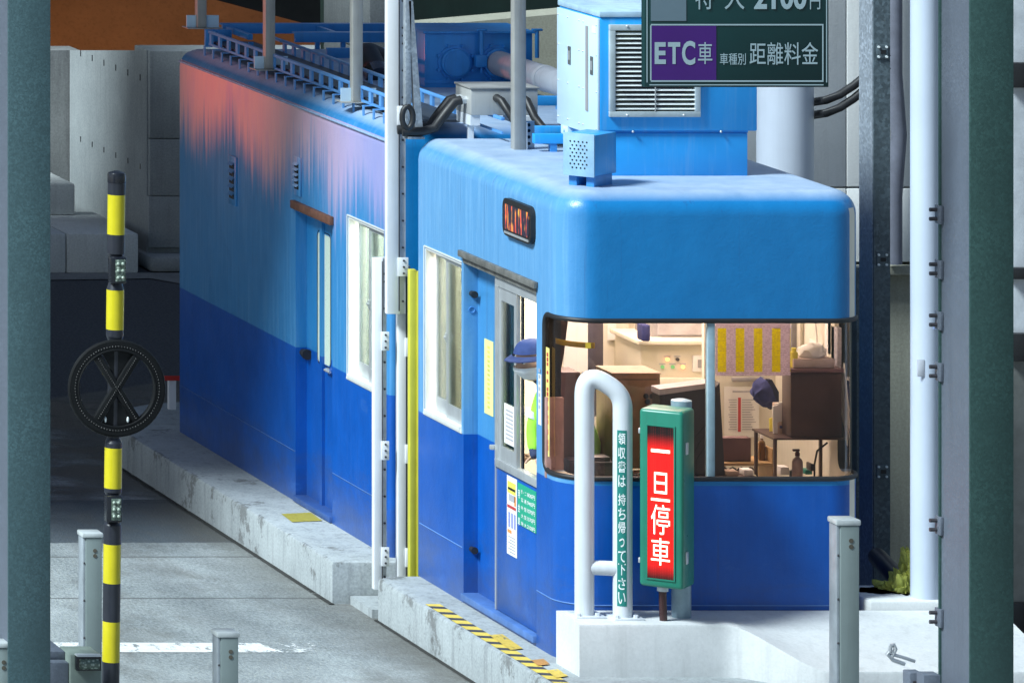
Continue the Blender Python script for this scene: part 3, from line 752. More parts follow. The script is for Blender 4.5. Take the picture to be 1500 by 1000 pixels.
lam = MB(); lam.box(.45, 1.25, .55, 2.3, 2.585, 2.62, .01); lo = lam.build('ceiling_lamp', LAMP_IN, front)

# ---- booth roof details belong to separate things below
# ------------------------------------------------------------------ rear cabin
rear = thing('toll_booth', 'long windowless-ended blue rear cabin, red light painted pinkish under its eave, with a recessed door', 'toll booth', (.85, 5.7, 0))
RY0, RY1 = 3.258, 8.09
DY0, DY1 = 4.447, 5.26; VY0, VY1 = 3.30, 4.12
cd = MB().box(-.5, .15, DY0, DY1, .04, 1.963); cw = MB().box(-.5, .15, 3.36, VY1, 1.02, 2.065)
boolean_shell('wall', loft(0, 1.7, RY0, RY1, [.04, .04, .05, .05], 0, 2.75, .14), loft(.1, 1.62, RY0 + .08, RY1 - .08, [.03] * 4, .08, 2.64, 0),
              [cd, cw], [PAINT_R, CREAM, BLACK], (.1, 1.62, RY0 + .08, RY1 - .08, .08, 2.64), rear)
sm = MB(); sm.tube([(-.001, RY1 - .05, .335), (-.001, DY1 + .01, .335)], .004, 6); sm.build('seam', simple('seam_blue_rear', (.06, .14, .36), .4), rear); sm = MB(); sm.tube([(-.001, DY0 - .01, .335), (-.001, RY0 + .05, .335)], .004, 6)
sm.build('seam', bpy.data.materials['seam_blue_rear'], rear)
drip = MB(); drip.tube([(-.004, RY1 - .06, 2.655), (-.004, RY0 + .03, 2.655)], .009, 8); drip.build('drip_rail', simple('drip_rail_blue', (.30, .42, .62), .25), rear)
b = MB(); b.box(-.03, .01, DY0 - .03, DY1 + .03, 1.965, 2.02, .006); b.build('lintel', RUST, rear, 'rust brown strip over the door')
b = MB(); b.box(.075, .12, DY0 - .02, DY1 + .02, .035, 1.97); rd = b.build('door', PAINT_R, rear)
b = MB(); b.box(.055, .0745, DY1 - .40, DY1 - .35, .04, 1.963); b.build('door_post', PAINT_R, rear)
ya, yb = Yx(467, .08), Yx(485, .08)
rr = rrect(min(ya, yb) , max(ya, yb), .985, 1.845, [.035] * 4, 0, 6)
b = MB(); b.prism([(.0735, y, z) for y, z in rr], (.004, 0, 0)); b.build('window', simple('frosted_pane', (.62, .72, .60), .3, 0, .05, 30), rd)
rr = rrect(min(ya, yb) - .012, max(ya, yb) + .012, .973, 1.857, [.045] * 4, 0, 6)
b = MB(); b.tube([(.0750, y, z) for y, z in rr], .0035, 6, closed=True); b.build('window_seal', BLACK, rd)
b = MB(); b.cyl((.05, DY0 + .33, .96), (.05, DY0 + .22, .96), .009, seg=8); b.cyl((.05, DY0 + .32, .96), (.075, DY0 + .32, .96), .012, seg=8); b.build('handle', ALU, rd)
b = MB(); b.cyl((.05, DY1, 1.0), (.05, DY1 - .07, 1.0), .025, seg=14); b.cyl((.05, DY1 - .07, 1.0), (.05, DY1 - .10, 1.0), .035, seg=14); b.build('stop_peg', BLACK, rear)
b = MB()
for i in range(5): b.box(.071, .0745, DY0 + .16, DY0 + .19, .55 + i * .05, .58 + i * .05)
b.build('vent_slot', BLACKG, rd)
b = MB(); b.box(-.02, .1, DY0 + .002, DY1 - .002, .005, .045, .004); b.build('door_sill', simple('sill_blue_rear', (.03, .08, .25), .5), rear)
def louvre(yc, w, z0, z1, lab):
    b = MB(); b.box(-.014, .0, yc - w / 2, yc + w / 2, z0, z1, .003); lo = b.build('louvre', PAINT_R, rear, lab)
    n = 5; h = (z1 - z0 - .08) / n
    for i in range(n):
        b = MB(); b.box(-.018, -.0145, yc - w * .3, yc + w * .3, z0 + .045 + i * h, z0 + .045 + i * h + h * .55); b.build('slot', BLACKG, lo)
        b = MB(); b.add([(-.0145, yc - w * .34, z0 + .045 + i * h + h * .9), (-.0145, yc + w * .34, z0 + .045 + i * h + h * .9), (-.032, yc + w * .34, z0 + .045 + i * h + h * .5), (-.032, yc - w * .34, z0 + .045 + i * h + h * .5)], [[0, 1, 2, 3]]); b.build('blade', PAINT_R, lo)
louvre(6.70, .17, 1.80, 2.14, 'larger louvre nearer the far end'); louvre(5.19, .14, 2.06, 2.32, 'narrow louvre above the door')
side_window(rear, 3.36, VY1, 1.02, 2.065, None, 'aluminium sliding window with white curtain')
cu = MB(); nseg = 60; vs = []
for i in range(nseg + 1):
    y = 3.38 + i * (VY1 - .08 - 3.38) / nseg; x = .094 + .009 * math.sin(i * .85) + .005 * math.sin(i * 2.1)
    vs += [(x, y, 1.045), (x, y, 2.05)]
cu.add(vs, [[2 * i, 2 * i + 2, 2 * i + 3, 2 * i + 1] for i in range(nseg)], 0, True); cu.build('curtain', CURTAIN, rear)
b = MB(); b.box(.5, 1.2, 3.6, 4.8, 2.585, 2.62, .01); b.build('ceiling_lamp', LAMP_IN, rear)

# ------------------------------------------------------------------ inside the front booth
b = MB(); b.box(1.30, 1.733, 1.30, 1.34, .102, 2.6); tag(b.build('partition', CREAM), 'cream partition board behind the maroon binder inside the booth', 'partition')
def px_box(name, x0, x1, ytop, ybot, Y, dep, mat, lab, cat, bev=.004):
    b = MB(); b.box(Xp(x0, Y), Xp(x1, Y), Y, Y + dep, Zp(ybot, Y), Zp(ytop, Y), bev); o = b.build(name, mat)
    if lab: tag(o, lab, cat)
    return o
DZ = 1.02
b = MB(); b.box(.12, 1.28, .12, .62, DZ - .04, DZ, .004); b.box(.14, .18, .2, .6, .1, DZ - .041); b.box(1.2, 1.24, .2, .6, .1, DZ - .041); tag(b.build('counter', BROWN), 'brown work counter under the front window inside the booth', 'counter')
# control desk with pilot lamps
Y = 2.1
cp = thing('control_panel', 'cream control panel with orange pilot lamps on the back wall of the booth', 'control panel', (Xp(985, Y), Y, Zp(552, Y)))
b = MB(); b.box(Xp(938, Y), Xp(1062, Y), Y, Y + .45, Zp(560, Y), Zp(503, Y), .006); b.build('case', CREAM_D, cp)
b = MB(); b.box(Xp(930, Y), Xp(1062, Y), Y - .06, Y + .45, Zp(503, Y) + .001, Zp(497, Y), .003); b.build('top_shelf', CREAM, cp)
b = MB(); b.box(Xp(958, Y), Xp(1062, Y), Y - .05, Y - .001, Zp(567, Y), Zp(552, Y), .002); b.build('lower_ledge', CREAM, cp)
for (px, py, mm) in ((977, 526, PLED_O), (992, 526, None), (970, 537, PLED_G), (985, 537, PLED_G), (1000, 537, PLED_O)):
    b = MB(); p = at(px, py, Y); b.cyl((p.x, Y - .001, p.z), (p.x, Y - .012, p.z), .011, seg=10); b.build('pilot_lamp', mm or DGREY, cp)
    b = MB(); p = at(px, py - 4, Y); b.box(p.x - .02, p.x + .02, Y - .002, Y - .0005, p.z - .003, p.z + .005); b.build('tag', GREYINK, cp)
b = MB(); b.box(Xp(1014, Y), Xp(1040, Y), Y - .012, Y - .001, Zp(544, Y), Zp(520, Y), .003); mt_ = b.build('meter', PAPER, cp)
b = MB(); b.box(Xp(1021, Y), Xp(1040, Y) - .012, Y - .014, Y - .0125, Zp(538, Y), Zp(526, Y)); b.build('meter_screen', MGREY, mt_)
Y = 2.2
o = px_box('grey_locker', 955, 1062, 462, 494, Y, .3, MGREY, 'grey wall locker above the cream control panel', 'locker')
b = MB(); b.box(Xp(963, Y), Xp(1062, Y), Y - .012, Y - .001, Zp(490, Y), Zp(462, Y)); b.build('locker_door', simple('locker_face', (.44, .42, .44), .5), o)
px_box('small_bag', 941, 953, 476, 500, 1.9, .1, NAVY, 'small navy pouch at the end of the cream shelf', 'pouch', .01)
# back-wall cream panel ribs
b = MB()
for px in (905, 925): b.box(Xp(px, 2.6), Xp(px, 2.6) + .012, 2.655, 2.668, .6, 2.4)
b.build('wall_rib', CREAM_D, front)
px_box('steel_column', 862, 884, 455, 610, 2.3, .12, simple('brown_grey_metal', (.07, .06, .075), .35, .3), 'dark metal upright by the back wall of the booth interior', 'upright')
px_box('wall_paper', 826, 861, 462, 545, 1.9, .01, PAPER, 'white printed sheet hanging behind the yellow tape', 'paper sheet', 0)
# cardboard box
Y = .66; cb = thing('cardboard_box', 'brown cardboard box with pale lid on the counter behind the guard rail', 'box', (Xp(930, Y), Y, DZ))
b = MB(); b.box(Xp(897, Y), Xp(967, Y), Y, Y + .28, DZ, Zp(548, Y), .004); b.build('carton', CARD, cb)
b = MB(); b.prism([(Xp(896, Y), Y - .004, Zp(547.5, Y)), (Xp(968, Y), Y - .004, Zp(547.5, Y)), (Xp(968, Y), Y + .28, Zp(547.5, Y)), (Xp(896, Y), Y + .28, Zp(547.5, Y))], (0, 0, .006)); b.build('lid', CARD_L, cb)
b = MB()
for (px, py, r) in ((946, 580, 4), (955, 580, 4), (948, 588, 4), (917, 573, 2.5)):
    p = at(px, py, Y); b.cyl((p.x, Y - .003, p.z), (p.x, Y - .0005, p.z), r / 245, seg=10)
b.box(Xp(903, Y), Xp(962, Y), Y - .002, Y - .0005, Zp(556, Y), Zp(555, Y))
b.build('box_print', DGREY, cb)
# monitor seen from its back
Y = .42; mo = thing('monitor', 'large dark desktop monitor seen beside the mullion', 'monitor', (Xp(1010, Y), Y, DZ))
b = MB(); b.prism([at(966, 700, Y), at(1062, 700, Y), at(1054, 560, Y), at(1050, 566, Y), at(966, 579, Y)], (0, .12, 0)); b.build('casing', DGREY, mo)
b = MB(); b.prism([at(966, 578.5, Y), at(1047, 567, Y), at(1047, 560, Y), at(966, 570, Y)], (0, .14, 0)); b.build('top_edge', simple('monitor_edge', (.42, .38, .40), .5), mo)
b = MB(); b.box(Xp(985, Y), Xp(1030, Y), Y - .03, Y + .1, DZ - .001, DZ + .012); b.build('foot', DGREY, mo)
# printed chart
b = MB(); b.box(Xp(1048, .09), Xp(1158, .09), .09, .093, Zp(550, .09), Zp(473, .09)); tag(b.build('rate_chart', CHART), 'lilac rate table with four yellow columns hung inside the front window', 'chart')
# note with red bar
Y = 1.285; b = MB(); b.box(Xp(1061, Y), Xp(1112, Y), Y, Y + .003, Zp(640, Y), Zp(566, Y)); wp = tag(b.build('memo_sheet', PAPER), 'white memo sheet with a red vertical bar on the partition', 'memo')
b = MB(); b.box(Xp(1081, Y), Xp(1085, Y), Y - .003, Y - .001, Zp(632, Y), Zp(582, Y)); b.build('red_bar', RED, wp)
b = MB()
for k in range(13): b.box(Xp(1067 + (k % 3), Y), Xp(1079, Y), Y - .002, Y - .0008, Zp(586 + k * 3.6, Y), Zp(584.6 + k * 3.6, Y)); b.box(Xp(1087, Y), Xp(1107 - (k * 7) % 9, Y), Y - .002, Y - .0008, Zp(586 + k * 3.6, Y), Zp(584.6 + k * 3.6, Y))
b.box(Xp(1073, Y), Xp(1101, Y), Y - .002, Y - .0008, Zp(574.5, Y), Zp(572, Y))
b.build('memo_print', GREYINK, wp)
b = MB(); Y = 1.27; b.box(Xp(1073, Y), Xp(1112, Y), Y, Y + .02, Zp(559, Y), Zp(553, Y), .003); tag(b.build('paper_holder', MGREY), 'thin grey clip bar above the memo sheet', 'clip bar')
# hanging navy cap
def cap(c, r, tilt, brim_dir, mat, mat2, parent=None, name='crown'):
    pass
Y = .95; hc = thing('work_hat', 'navy work cap hanging below the yellow-striped rate table', 'cap', at(1119, 575, Y))
b = MB(); c = at(1117, 570, Y); bm = bmesh.new(); bmesh.ops.create_uvsphere(bm, u_segments=36, v_segments=24, radius=.095)
bmesh.ops.delete(bm, geom=[v for v in bm.verts if v.co.z < -.012], context='VERTS')
for v in bm.verts:
    f_ = .012 * noise.noise(v.co * 26) + .007 * abs(math.sin(3 * math.atan2(v.co.y, v.co.x)))
    v.co -= v.co.normalized() * f_; v.co.y *= .8; v.co.z *= 1.02
b.from_bm(bm, 0, True, Matrix.Translation(c + Vector((.025, 0, -.01))) @ Matrix.Rotation(R(-112), 4, 'Y') @ Matrix.Rotation(R(12), 4, 'X')); b.build('crown', NAVY, hc)
b = MB(); b.prism([at(1126, 556, Y - .03), at(1131, 556, Y - .03), at(1141, 574, Y - .03), at(1141, 592, Y - .03), at(1129, 600, Y - .03), at(1125, 590, Y - .03)], (0, .05, 0)); b.build('peak', simple('navy_peak', (.012, .014, .05), .6), hc)
b = MB(); b.cyl(at(1118, 552, Y), at(1118, 552, Y + .36), .006, seg=8); b.build('hook', ALU, hc)
# box rack, tissue box, dark cabinet
Y = .13
cab = thing('dark_cabinet', 'dark brown cabinet box at the front window corner with a pack on top', 'cabinet', (Xp(1190, Y), Y, Zp(643, Y)))
b = MB(); b.box(Xp(1161, Y), 1.695, Y + .03, Y + .17, Zp(642, Y), Zp(547, Y), .006); b.build('carcass', BROWN, cab)
b = MB(); b.box(Xp(1158, Y), 1.703, Y + .02, Y + .18, Zp(547, Y) + .001, Zp(541, Y), .004); b.build('top', MAROON, cab)
b = MB(); b.box(Xp(1135, Y), 1.703, Y + .02, Y + .36, Zp(645, Y), Zp(642, Y) - .001); b.build('base_shelf', BROWN, cab)
b = MB(); b.box(Xp(1137, Y), Xp(1141, Y), Y + .03, Y + .05, DZ, Zp(645, Y) - .001); b.box(Xp(1137, Y), Xp(1141, Y), Y + .33, Y + .35, DZ, Zp(645, Y) - .001); b.box(1.68, 1.696, Y + .33, Y + .35, .11, Zp(645, Y) - .001); b.build('leg', BROWN, cab)
b = MB(); zt = Zp(541, Y) + .001; b.box(Xp(1166, Y), 1.66, Y + .04, Y + .17, zt, zt + .055, .008); tb = tag(b.build('tissue_box', simple('beige_box', (.52, .42, .38), .6)), 'beige tissue box with white tissue on the dark cabinet', 'tissue box')
b = MB(); bm = bmesh.new(); bmesh.ops.create_icosphere(bm, subdivisions=3, radius=.085)
for v in bm.verts: v.co *= 1 + .28 * noise.noise(v.co * 24); v.co.z *= .62; v.co.y *= .7
b.from_bm(bm, 0, True, Matrix.Translation((1.55, Y + .11, zt + .085))); b.build('tissue', PAPER, tb)
b = MB(); zq = Zp(541, .13) + .002; b.cyl((Xp(1163, .2), .2, zq), (Xp(1163, .2), .2, zq + .09), .022, seg=14); b.cyl((Xp(1163, .2), .2, zq + .0905), (Xp(1163, .2), .2, zq + .115), .014, seg=12); tag(b.build('tape_roll', YPAPER), 'small yellow labelled tub on the dark cabinet beside the tissue box', 'tub')
b = MB(); Yq = .9; b.box(Xp(1159, Yq), Xp(1186, Yq), Yq, Yq + .02, Zp(516, Yq), Zp(462, Yq), .003); tag(b.build('grey_board', MGREY), 'grey hanging board behind the tissue box', 'board')
for q, (px, y0_, y1_, mt_q, lb) in enumerate(((1198, 466, 520, PAPER, 'white paper strip hung at the far wall, nearer the tissue'), (1212, 470, 535, CREAM_D, 'cream switch box high on the far wall of the booth'), (1226, 480, 560, PAPER_G, 'grey printed slip hung by the front window corner'))):
    Yq = .34 - q * .05; b = MB(); b.box(1.70, 1.725, Yq, Yq + .10, Zp(y1_, Yq), Zp(y0_, Yq), .003); tag(b.build('wall_slip', mt_q), lb, 'slip')
for q in range(3):
    Yq = .38; b = MB(); b.tube([at(1000 + q * 9, 700, Yq), at(1003 + q * 9, 672, Yq - .02), at(1018 + q * 6, 640 + q * 9, Yq), at(1034, 622 + q * 14, Yq)], .004, 6); tag(b.build('cable', BLACK), ('topmost', 'middle', 'lowest')[q] + ' of three thin cables looping over the dark casing of the monitor', 'cable')
# organiser with papers
Y = .3; og = thing('letter_rack', 'cardboard letter rack stuffed with papers next to the dark cabinet', 'letter rack', (Xp(1148, Y), Y, Zp(645, .13)))
b = MB(); b.box(Xp(1141, Y), Xp(1164, Y), Y, Y + .1, Zp(640, Y), Zp(619, Y), .003); b.box(Xp(1148, Y), Xp(1163, Y), Y + .1005, Y + .18, Zp(640, Y), Zp(596, Y), .003); b.build('carton', CARD_L, og)
for k, (a0, a1, t0, t1, mm) in enumerate(((1133, 1140, 592, 640, PAPER), (1136, 1146, 588, 625, PAPER), (1146, 1160, 594, 620, CARD), (1128, 1134, 610, 641, YPAPER))):
    b = MB(); Yk = Y + .02 + k * .022; b.prism([at(a0, t1, Yk), at(a1, t1, Yk), at(a1 + 2, t0, Yk), at(a0 - 1, t0 + 3, Yk)], (0, .008, 0)); b.build('paper', mm, og)
b = MB(); b.cyl(at(1142, 625, Y) + Vector((0, -.002, 0)), at(1156, 625, Y) + Vector((0, -.002, 0)), .008, seg=8); b.build('pen', NAVY, og)
# wooden rack + binder + bottles
Y = .62; wr = thing('wooden_rack', 'low wooden desk rack carrying the binder and amber bottle', 'desk rack', (Xp(1098, Y), Y, DZ))
zt = Zp(678, Y)
b = MB(); b.box(Xp(1058, Y), Xp(1136, Y), Y, Y + .25, zt - .016, zt, .003); b.build('shelf', WOOD, wr)
for px in (1059, 1131):
    b = MB(); b.box(Xp(px, Y), Xp(px + 4, Y), Y + .002, Y + .25, DZ - .25, zt - .017 + (.1 if px > 1100 else 0)); b.build('side_panel', WOOD, wr)
b = MB(); b.box(Xp(1062, Y), Xp(1105, Y), Y + .05, Y + .12, zt + .001, Zp(643, Y), .006); tag(b.build('binder', MAROON), 'maroon binder box standing on the wooden desk rack', 'binder')
def bottle(px, Y, z, h, r, body, capm, lab, cat, pump=False):
    t = thing('bottle', lab, cat, (Xp(px, Y), Y, z))
    c = Vector((Xp(px, Y), Y, z + .001))
    b = MB(); b.lathe([(r * .92, 0), (r, .006), (r, h * .62), (r * .8, h * .72), (r * .38, h * .78), (r * .38, h * .84)], c, 16); b.build('body', body, t)
    b = MB(); b.lathe([(r * .45, h * .842), (r * .45, h * .95), (r * .2, h)], c, 14)
    if pump: b.box(c.x - r * .9, c.x + r * .4, c.y - r * .3, c.y + r * .3, c.z + h, c.z + h * 1.08, .003)
    b.build('cap', capm, t)
bottle(1116, .72, zt, .155, .021, AMBER, PAPER, 'amber bottle with white cap on the wooden desk rack', 'bottle')
bottle(1168, .30, DZ, .165, .031, simple('pump_pink', (.32, .22, .20), .4), simple('pump_cap', (.10, .03, .03), .4), 'brownish pump dispenser on the counter beneath the dark cabinet', 'dispenser', True)
b = MB(); Yc = .3; b.tube([at(1193, 700, Yc), at(1193, 680, Yc), at(1197, 660, Yc), at(1212, 648, Yc)], .006, 8); tag(b.build('cable', BLACK), 'black cable looping down below the dark cabinet', 'cable')
b = MB(); b.box(Xp(1188, .34), 1.60, .34, .42, DZ + .04, DZ + .085, .006); b.cyl((1.5, .38, DZ), (1.5, .38, DZ + .04), .03, seg=12); tag(b.build('desk_lamp_base', DGREY), 'small black device on the counter near the front window corner', 'device')
b = MB()
for k in range(4): b.tube([at(1048 + k * 13 + q * 4, 700 - 16 * math.sin(math.pi * q / 6), .56) for q in range(7)], .005, 6)
tag(b.build('cable', BLACK), 'tangle of black cables on the counter under the wooden rack', 'cable')
for (a0, a1, t0, t1, Yq, mt_q, lb) in ((890, 903, 474, 498, 2.64, PAPER, 'small white notice on the back wall beside the dark upright'), (912, 928, 505, 530, 2.64, PAPER_G, 'grey printed notice on the back wall beneath the white one')):
    b = MB(); b.box(Xp(a0, Yq), Xp(a1, Yq), Yq, Yq + .004, Zp(t1, Yq), Zp(t0, Yq)); tag(b.build('wall_notice', mt_q), lb, 'notice')
b = MB(); Yq = .2; b.box(Xp(868, Yq), Xp(900, Yq), Yq, Yq + .16, DZ, Zp(676, Yq), .01); b.box(Xp(872, Yq), Xp(896, Yq), Yq + .02, Yq + .12, Zp(676, Yq) + .0005, Zp(670, Yq), .004); tag(b.build('desk_phone', DGREY), 'black desk device on the counter between the guard rail legs', 'device')
b = MB(); Yq = .3; b.tube([at(905, 697, Yq), at(915, 690, Yq), at(930, 696, Yq), at(950, 688, Yq), at(965, 697, Yq)], .005, 8); tag(b.build('cable', BLACK), 'thin black cable lying before the cardboard box', 'cable')
for k, (a0, a1, t0, mt_q, lb) in enumerate(((1064, 1082, 690, CARD_L, 'flat brown packet under the wooden desk rack'), (1090, 1104, 688, PAPER, 'stack of white slips under the wooden desk rack'), (1144, 1156, 684, PAPER, 'white carton beneath the dark cabinet shelf'), (1180, 1190, 688, STICK_G, 'small green box on the counter by the pump dispenser'))):
    Yq = .40 + .02 * k; b = MB(); b.box(Xp(a0, Yq), Xp(a1, Yq), Yq, Yq + .08, DZ + .0005, max(DZ + .02, Zp(t0, Yq)), .003); tag(b.build('small_box', mt_q), lb, 'box')
# right wall papers and switch boxes
b = MB(); b.box(1.729, 1.734, .55, .75, 1.52, 1.78); b.build('switch_plate', PAPER, front)
b = MB(); b.box(1.71, 1.734, .30, .38, 1.62, 1.95, .004); b.build('wall_box', CREAM_D, front)
b = MB(); b.box(1.71, 1.734, .85, 1.05, 1.6, 1.9, .004); b.build('wall_box', CREAM_D, front)
b = MB(); b.tube([(1.715, .60, 2.0), (1.70, .58, 1.9), (1.705, .56, 1.75), (1.715, .55, 1.6)], .006, 8); tag(b.build('cable', PAPER), 'white cable hanging on the wall above the tissue box', 'cable')
b = MB(); b.prism([(1.735, .17, 1.24), (1.74, .16, 1.45), (1.735, .22, 1.72), (1.72, .27, 1.55)], (-.006, .004, 0)); tag(b.build('paper_bundle', PAPER), 'white papers hanging at the far front window corner', 'paper')
# left side clutter
Y = .5; px_box('folded_carton', 800, 826, 582, 700, .28, .03, simple('pinkish_board', (.36, .21, .19), .7), 'pinkish brown folded board standing at the near window corner', 'board', .003)
o = px_box('dark_case', 822, 850, 545, 690, .55, .2, simple('brown_case', (.10, .05, .045), .5), 'dark brown case behind the guard rail post', 'case')
px_box('office_chair_back', 832, 900, 672, 704, .45, .12, simple('plum_vinyl', (.06, .035, .05), .5), 'plum coloured seat cushion low behind the guard rail', 'cushion', .03)
b = MB(); b.prism([at(806, 470, .35), at(832, 470, .35), at(826, 520, .35), at(812, 590, .35), at(806, 590, .35)], (0, .02, 0)); tag(b.build('hanging_jacket', simple('brown_jacket', (.06, .035, .03), .8)), 'dark brown jacket hanging behind the yellow tape', 'jacket')

# ------------------------------------------------------------------ the attendant
def skin_body(verts, edges, radii, name, mat, parent=None, root=0, sub=2):
    me = bpy.data.meshes.new('skel'); me.from_pydata([tuple(v) for v in verts], edges, [])
    ob = bpy.data.objects.new('skel', me); COL.objects.link(ob)
    ob.modifiers.new('s', 'SKIN'); me.skin_vertices[0].data[root].use_root = True
    for i, r in enumerate(radii):
        rr = r if isinstance(r, tuple) else (r, r); me.skin_vertices[0].data[i].radius = rr
        me.skin_vertices[0].data[i].use_root = (i == root)
    sd = ob.modifiers.new('u', 'SUBSURF'); sd.levels = sub; sd.render_levels = sub
    bpy.context.view_layer.update()
    m2 = bpy.data.meshes.new_from_object(ob.evaluated_get(bpy.context.evaluated_depsgraph_get()))
    b = MB(); b.add([v.co.copy() for v in m2.vertices], [list(p.vertices) for p in m2.polygons], 0, True)
    bpy.data.objects.remove(ob); return b
H = Vector((.030, .635, 1.665))          # head centre, leaning out of the hatch towards the lane
man = thing('person', 'attendant in navy cap, white mask and lime vest leaning out of the service window', 'person', (.44, .92, .10))
pv = [Vector(p) for p in [
    (.42, .92, .98), (.38, .90, 1.12), (.30, .86, 1.30), (.22, .78, 1.44), (.14, .70, 1.53), H + Vector((.0, 0, -.02)),
    (.45, 1.0, .94), (.46, 1.02, .56), (.48, 1.02, .16), (.38, 1.03, .125),
    (.45, .84, .94), (.46, .82, .56), (.48, .81, .16), (.38, .80, .125),
    (.26, 1.0, 1.42), (.28, 1.06, 1.18), (.20, .98, 1.07), (.17, .94, 1.06),
    (.17, .74, 1.46), (.10, .81, 1.24), (.10, .79, 1.09), (.105, .76, 1.065)]]
pe = [(0, 1), (1, 2), (2, 3), (3, 4), (4, 5), (0, 6), (6, 7), (7, 8), (8, 9), (0, 10), (10, 11), (11, 12), (12, 13), (3, 14), (14, 15), (15, 16), (16, 17), (3, 18), (18, 19), (19, 20), (20, 21)]
prad = [(.13, .15), (.125, .145), (.13, .15), (.10, .12), .052, .085, .085, .065, .045, .04, .085, .065, .045, .04, .06, .045, .036, .036, .06, .045, .036, .036]
body = skin_body(pv, pe, prad, 'body', SKIN)
body.build('body', simple('navy_uniform', (.03, .045, .11), .8, 0, .15, 30), man)
# head with features
hb = MB(); bm = bmesh.new(); bmesh.ops.create_uvsphere(bm, u_segments=32, v_segments=24, radius=.1)
for v in bm.verts:          # faces -X
    c = v.co; f = -c.x
    c.y *= .78; c.z *= 1.18; c.x *= .98
    if c.z < -.02: c.y *= 1 + .9 * (c.z + .02) * 2.2; c.x = c.x * (1 + 1.2 * (c.z + .02)) - .008
    d = math.hypot(c.y, (c.z + .02)); 
    if f > .06 and d < .03: c.x -= .022 * (1 - d / .03)          # nose
    for s in (-1, 1):
        d = math.hypot(c.y - s * .032, c.z - .012)
        if f > .05 and d < .022: c.x += .010 * (1 - d / .022)    # eye sockets
hb.from_bm(bm, 0, True, Matrix.Translation(H) @ Matrix.Rotation(R(18), 4, 'Z') @ Matrix.Rotation(R(-8), 4, 'Y'))
hb.build('head', SKIN, man)
HM = Matrix.Translation(H) @ Matrix.Rotation(R(18), 4, 'Z') @ Matrix.Rotation(R(-8), 4, 'Y')
for s in (-1, 1):
    b = MB(); b.sphere(HM @ Vector((-.078, s * .032, .012)), .012); b.build('eye', PAPER, man)
    b = MB(); b.sphere(HM @ Vector((-.0885, s * .032, .012)), .006); b.build('iris', HAIR, man)
    b = MB(); bm = bmesh.new(); bmesh.ops.create_uvsphere(bm, u_segments=12, v_segments=8, radius=.03)
    for v in bm.verts: v.co.y *= .35; v.co.x *= .6
    b.from_bm(bm, 0, True, HM @ Matrix.Translation((.01, s * .083, -.005))); b.build('ear', SKIN, man)
b = MB(); bm = bmesh.new(); bmesh.ops.create_uvsphere(bm, u_segments=24, v_segments=16, radius=.106)
for v in bm.verts: v.co.y *= .80; v.co.z *= 1.1
bmesh.ops.delete(bm, geom=[v for v in bm.verts if v.co.x < .005 or v.co.z < -.06], context='VERTS')
b.from_bm(bm, 0, True, HM); b.build('hair', HAIR, man)
b = MB(); bm = bmesh.new(); bmesh.ops.create_uvsphere(bm, u_segments=28, v_segments=20, radius=.106)
for v in bm.verts:
    v.co.y *= .82; v.co.z *= 1.16
    if v.co.x < -.07: v.co.x -= .022 * max(0, 1 - abs(v.co.z + .04) / .05)
bmesh.ops.delete(bm, geom=[v for v in bm.verts if v.co.x > -.012 or v.co.z > -.018 or v.co.z < -.105], context='VERTS')
b.from_bm(bm, 0, True, HM); b.build('mask', MASKW, man)
b = MB(); bm = bmesh.new(); bmesh.ops.create_uvsphere(bm, u_segments=28, v_segments=20, radius=.111)
bmesh.ops.delete(bm, geom=[v for v in bm.verts if v.co.z < .02], context='VERTS')
for v in bm.verts:
    v.co.y *= .86; v.co.z = .045 + (v.co.z - .02) * 1.08
    if v.co.z > .125: v.co.z = .125 + (v.co.z - .125) * .5
b.from_bm(bm, 0, True, HM); hat = b.build('cap', CAPBLUE, man)
b = MB(); vs = []; nn = 16
for i in range(nn + 1):
    a = R(180 - 78 + 156 * i / nn); ca, sa = math.cos(a), math.sin(a)
    vs += [Vector((.114 * ca, .098 * sa, .050)), Vector((.114 * ca - .060 * max(0, -ca) ** .8, 0.11 * sa, .036 - .01 * abs(sa)))]
vs = [HM @ v for v in vs]
fs = [[2 * i, 2 * i + 2, 2 * i + 3, 2 * i + 1] for i in range(nn)]
b.add(vs, fs, 0, True); b.add([v + Vector((0, 0, -.005)) for v in vs], fs, 0, True); b.build('peak', simple('cap_peak_cloth', (.03, .05, .15), .8), hat)
# lime vest: slightly larger shell round the upper spine
vv = [Vector(p) for p in [(.42, .92, 1.0), (.38, .90, 1.12), (.30, .86, 1.30), (.22, .79, 1.45), (.25, .94, 1.43), (.20, .70, 1.43)]]
vb = skin_body(vv, [(0, 1), (1, 2), (2, 3), (3, 4), (3, 5)], [(.15, .17), (.143, .165), (.145, .168), (.115, .13), .075, .075], 'vest', HIVIS)
vb.build('vest', HIVIS, man)
rb_ = MB(); rb_.cyl(pv[19] + Vector((0, -.003, .06)), pv[19] + Vector((.012, -.01, .10)), .056, seg=20); rb_.build('reflective_band', simple('silver_band', (.70, .74, .76), .3, .2), man)
sl = skin_body([pv[18] + Vector((-.01, .0, .02)), pv[19], pv[20]], [(0, 1), (1, 2)], [.066, .050, .042], 'sleeve', HIVIS); sl.build('sleeve', HIVIS, man)
sl = skin_body([pv[14], pv[15], pv[16]], [(0, 1), (1, 2)], [.072, .058, .046], 'sleeve', HIVIS); sl.build('sleeve', HIVIS, man)
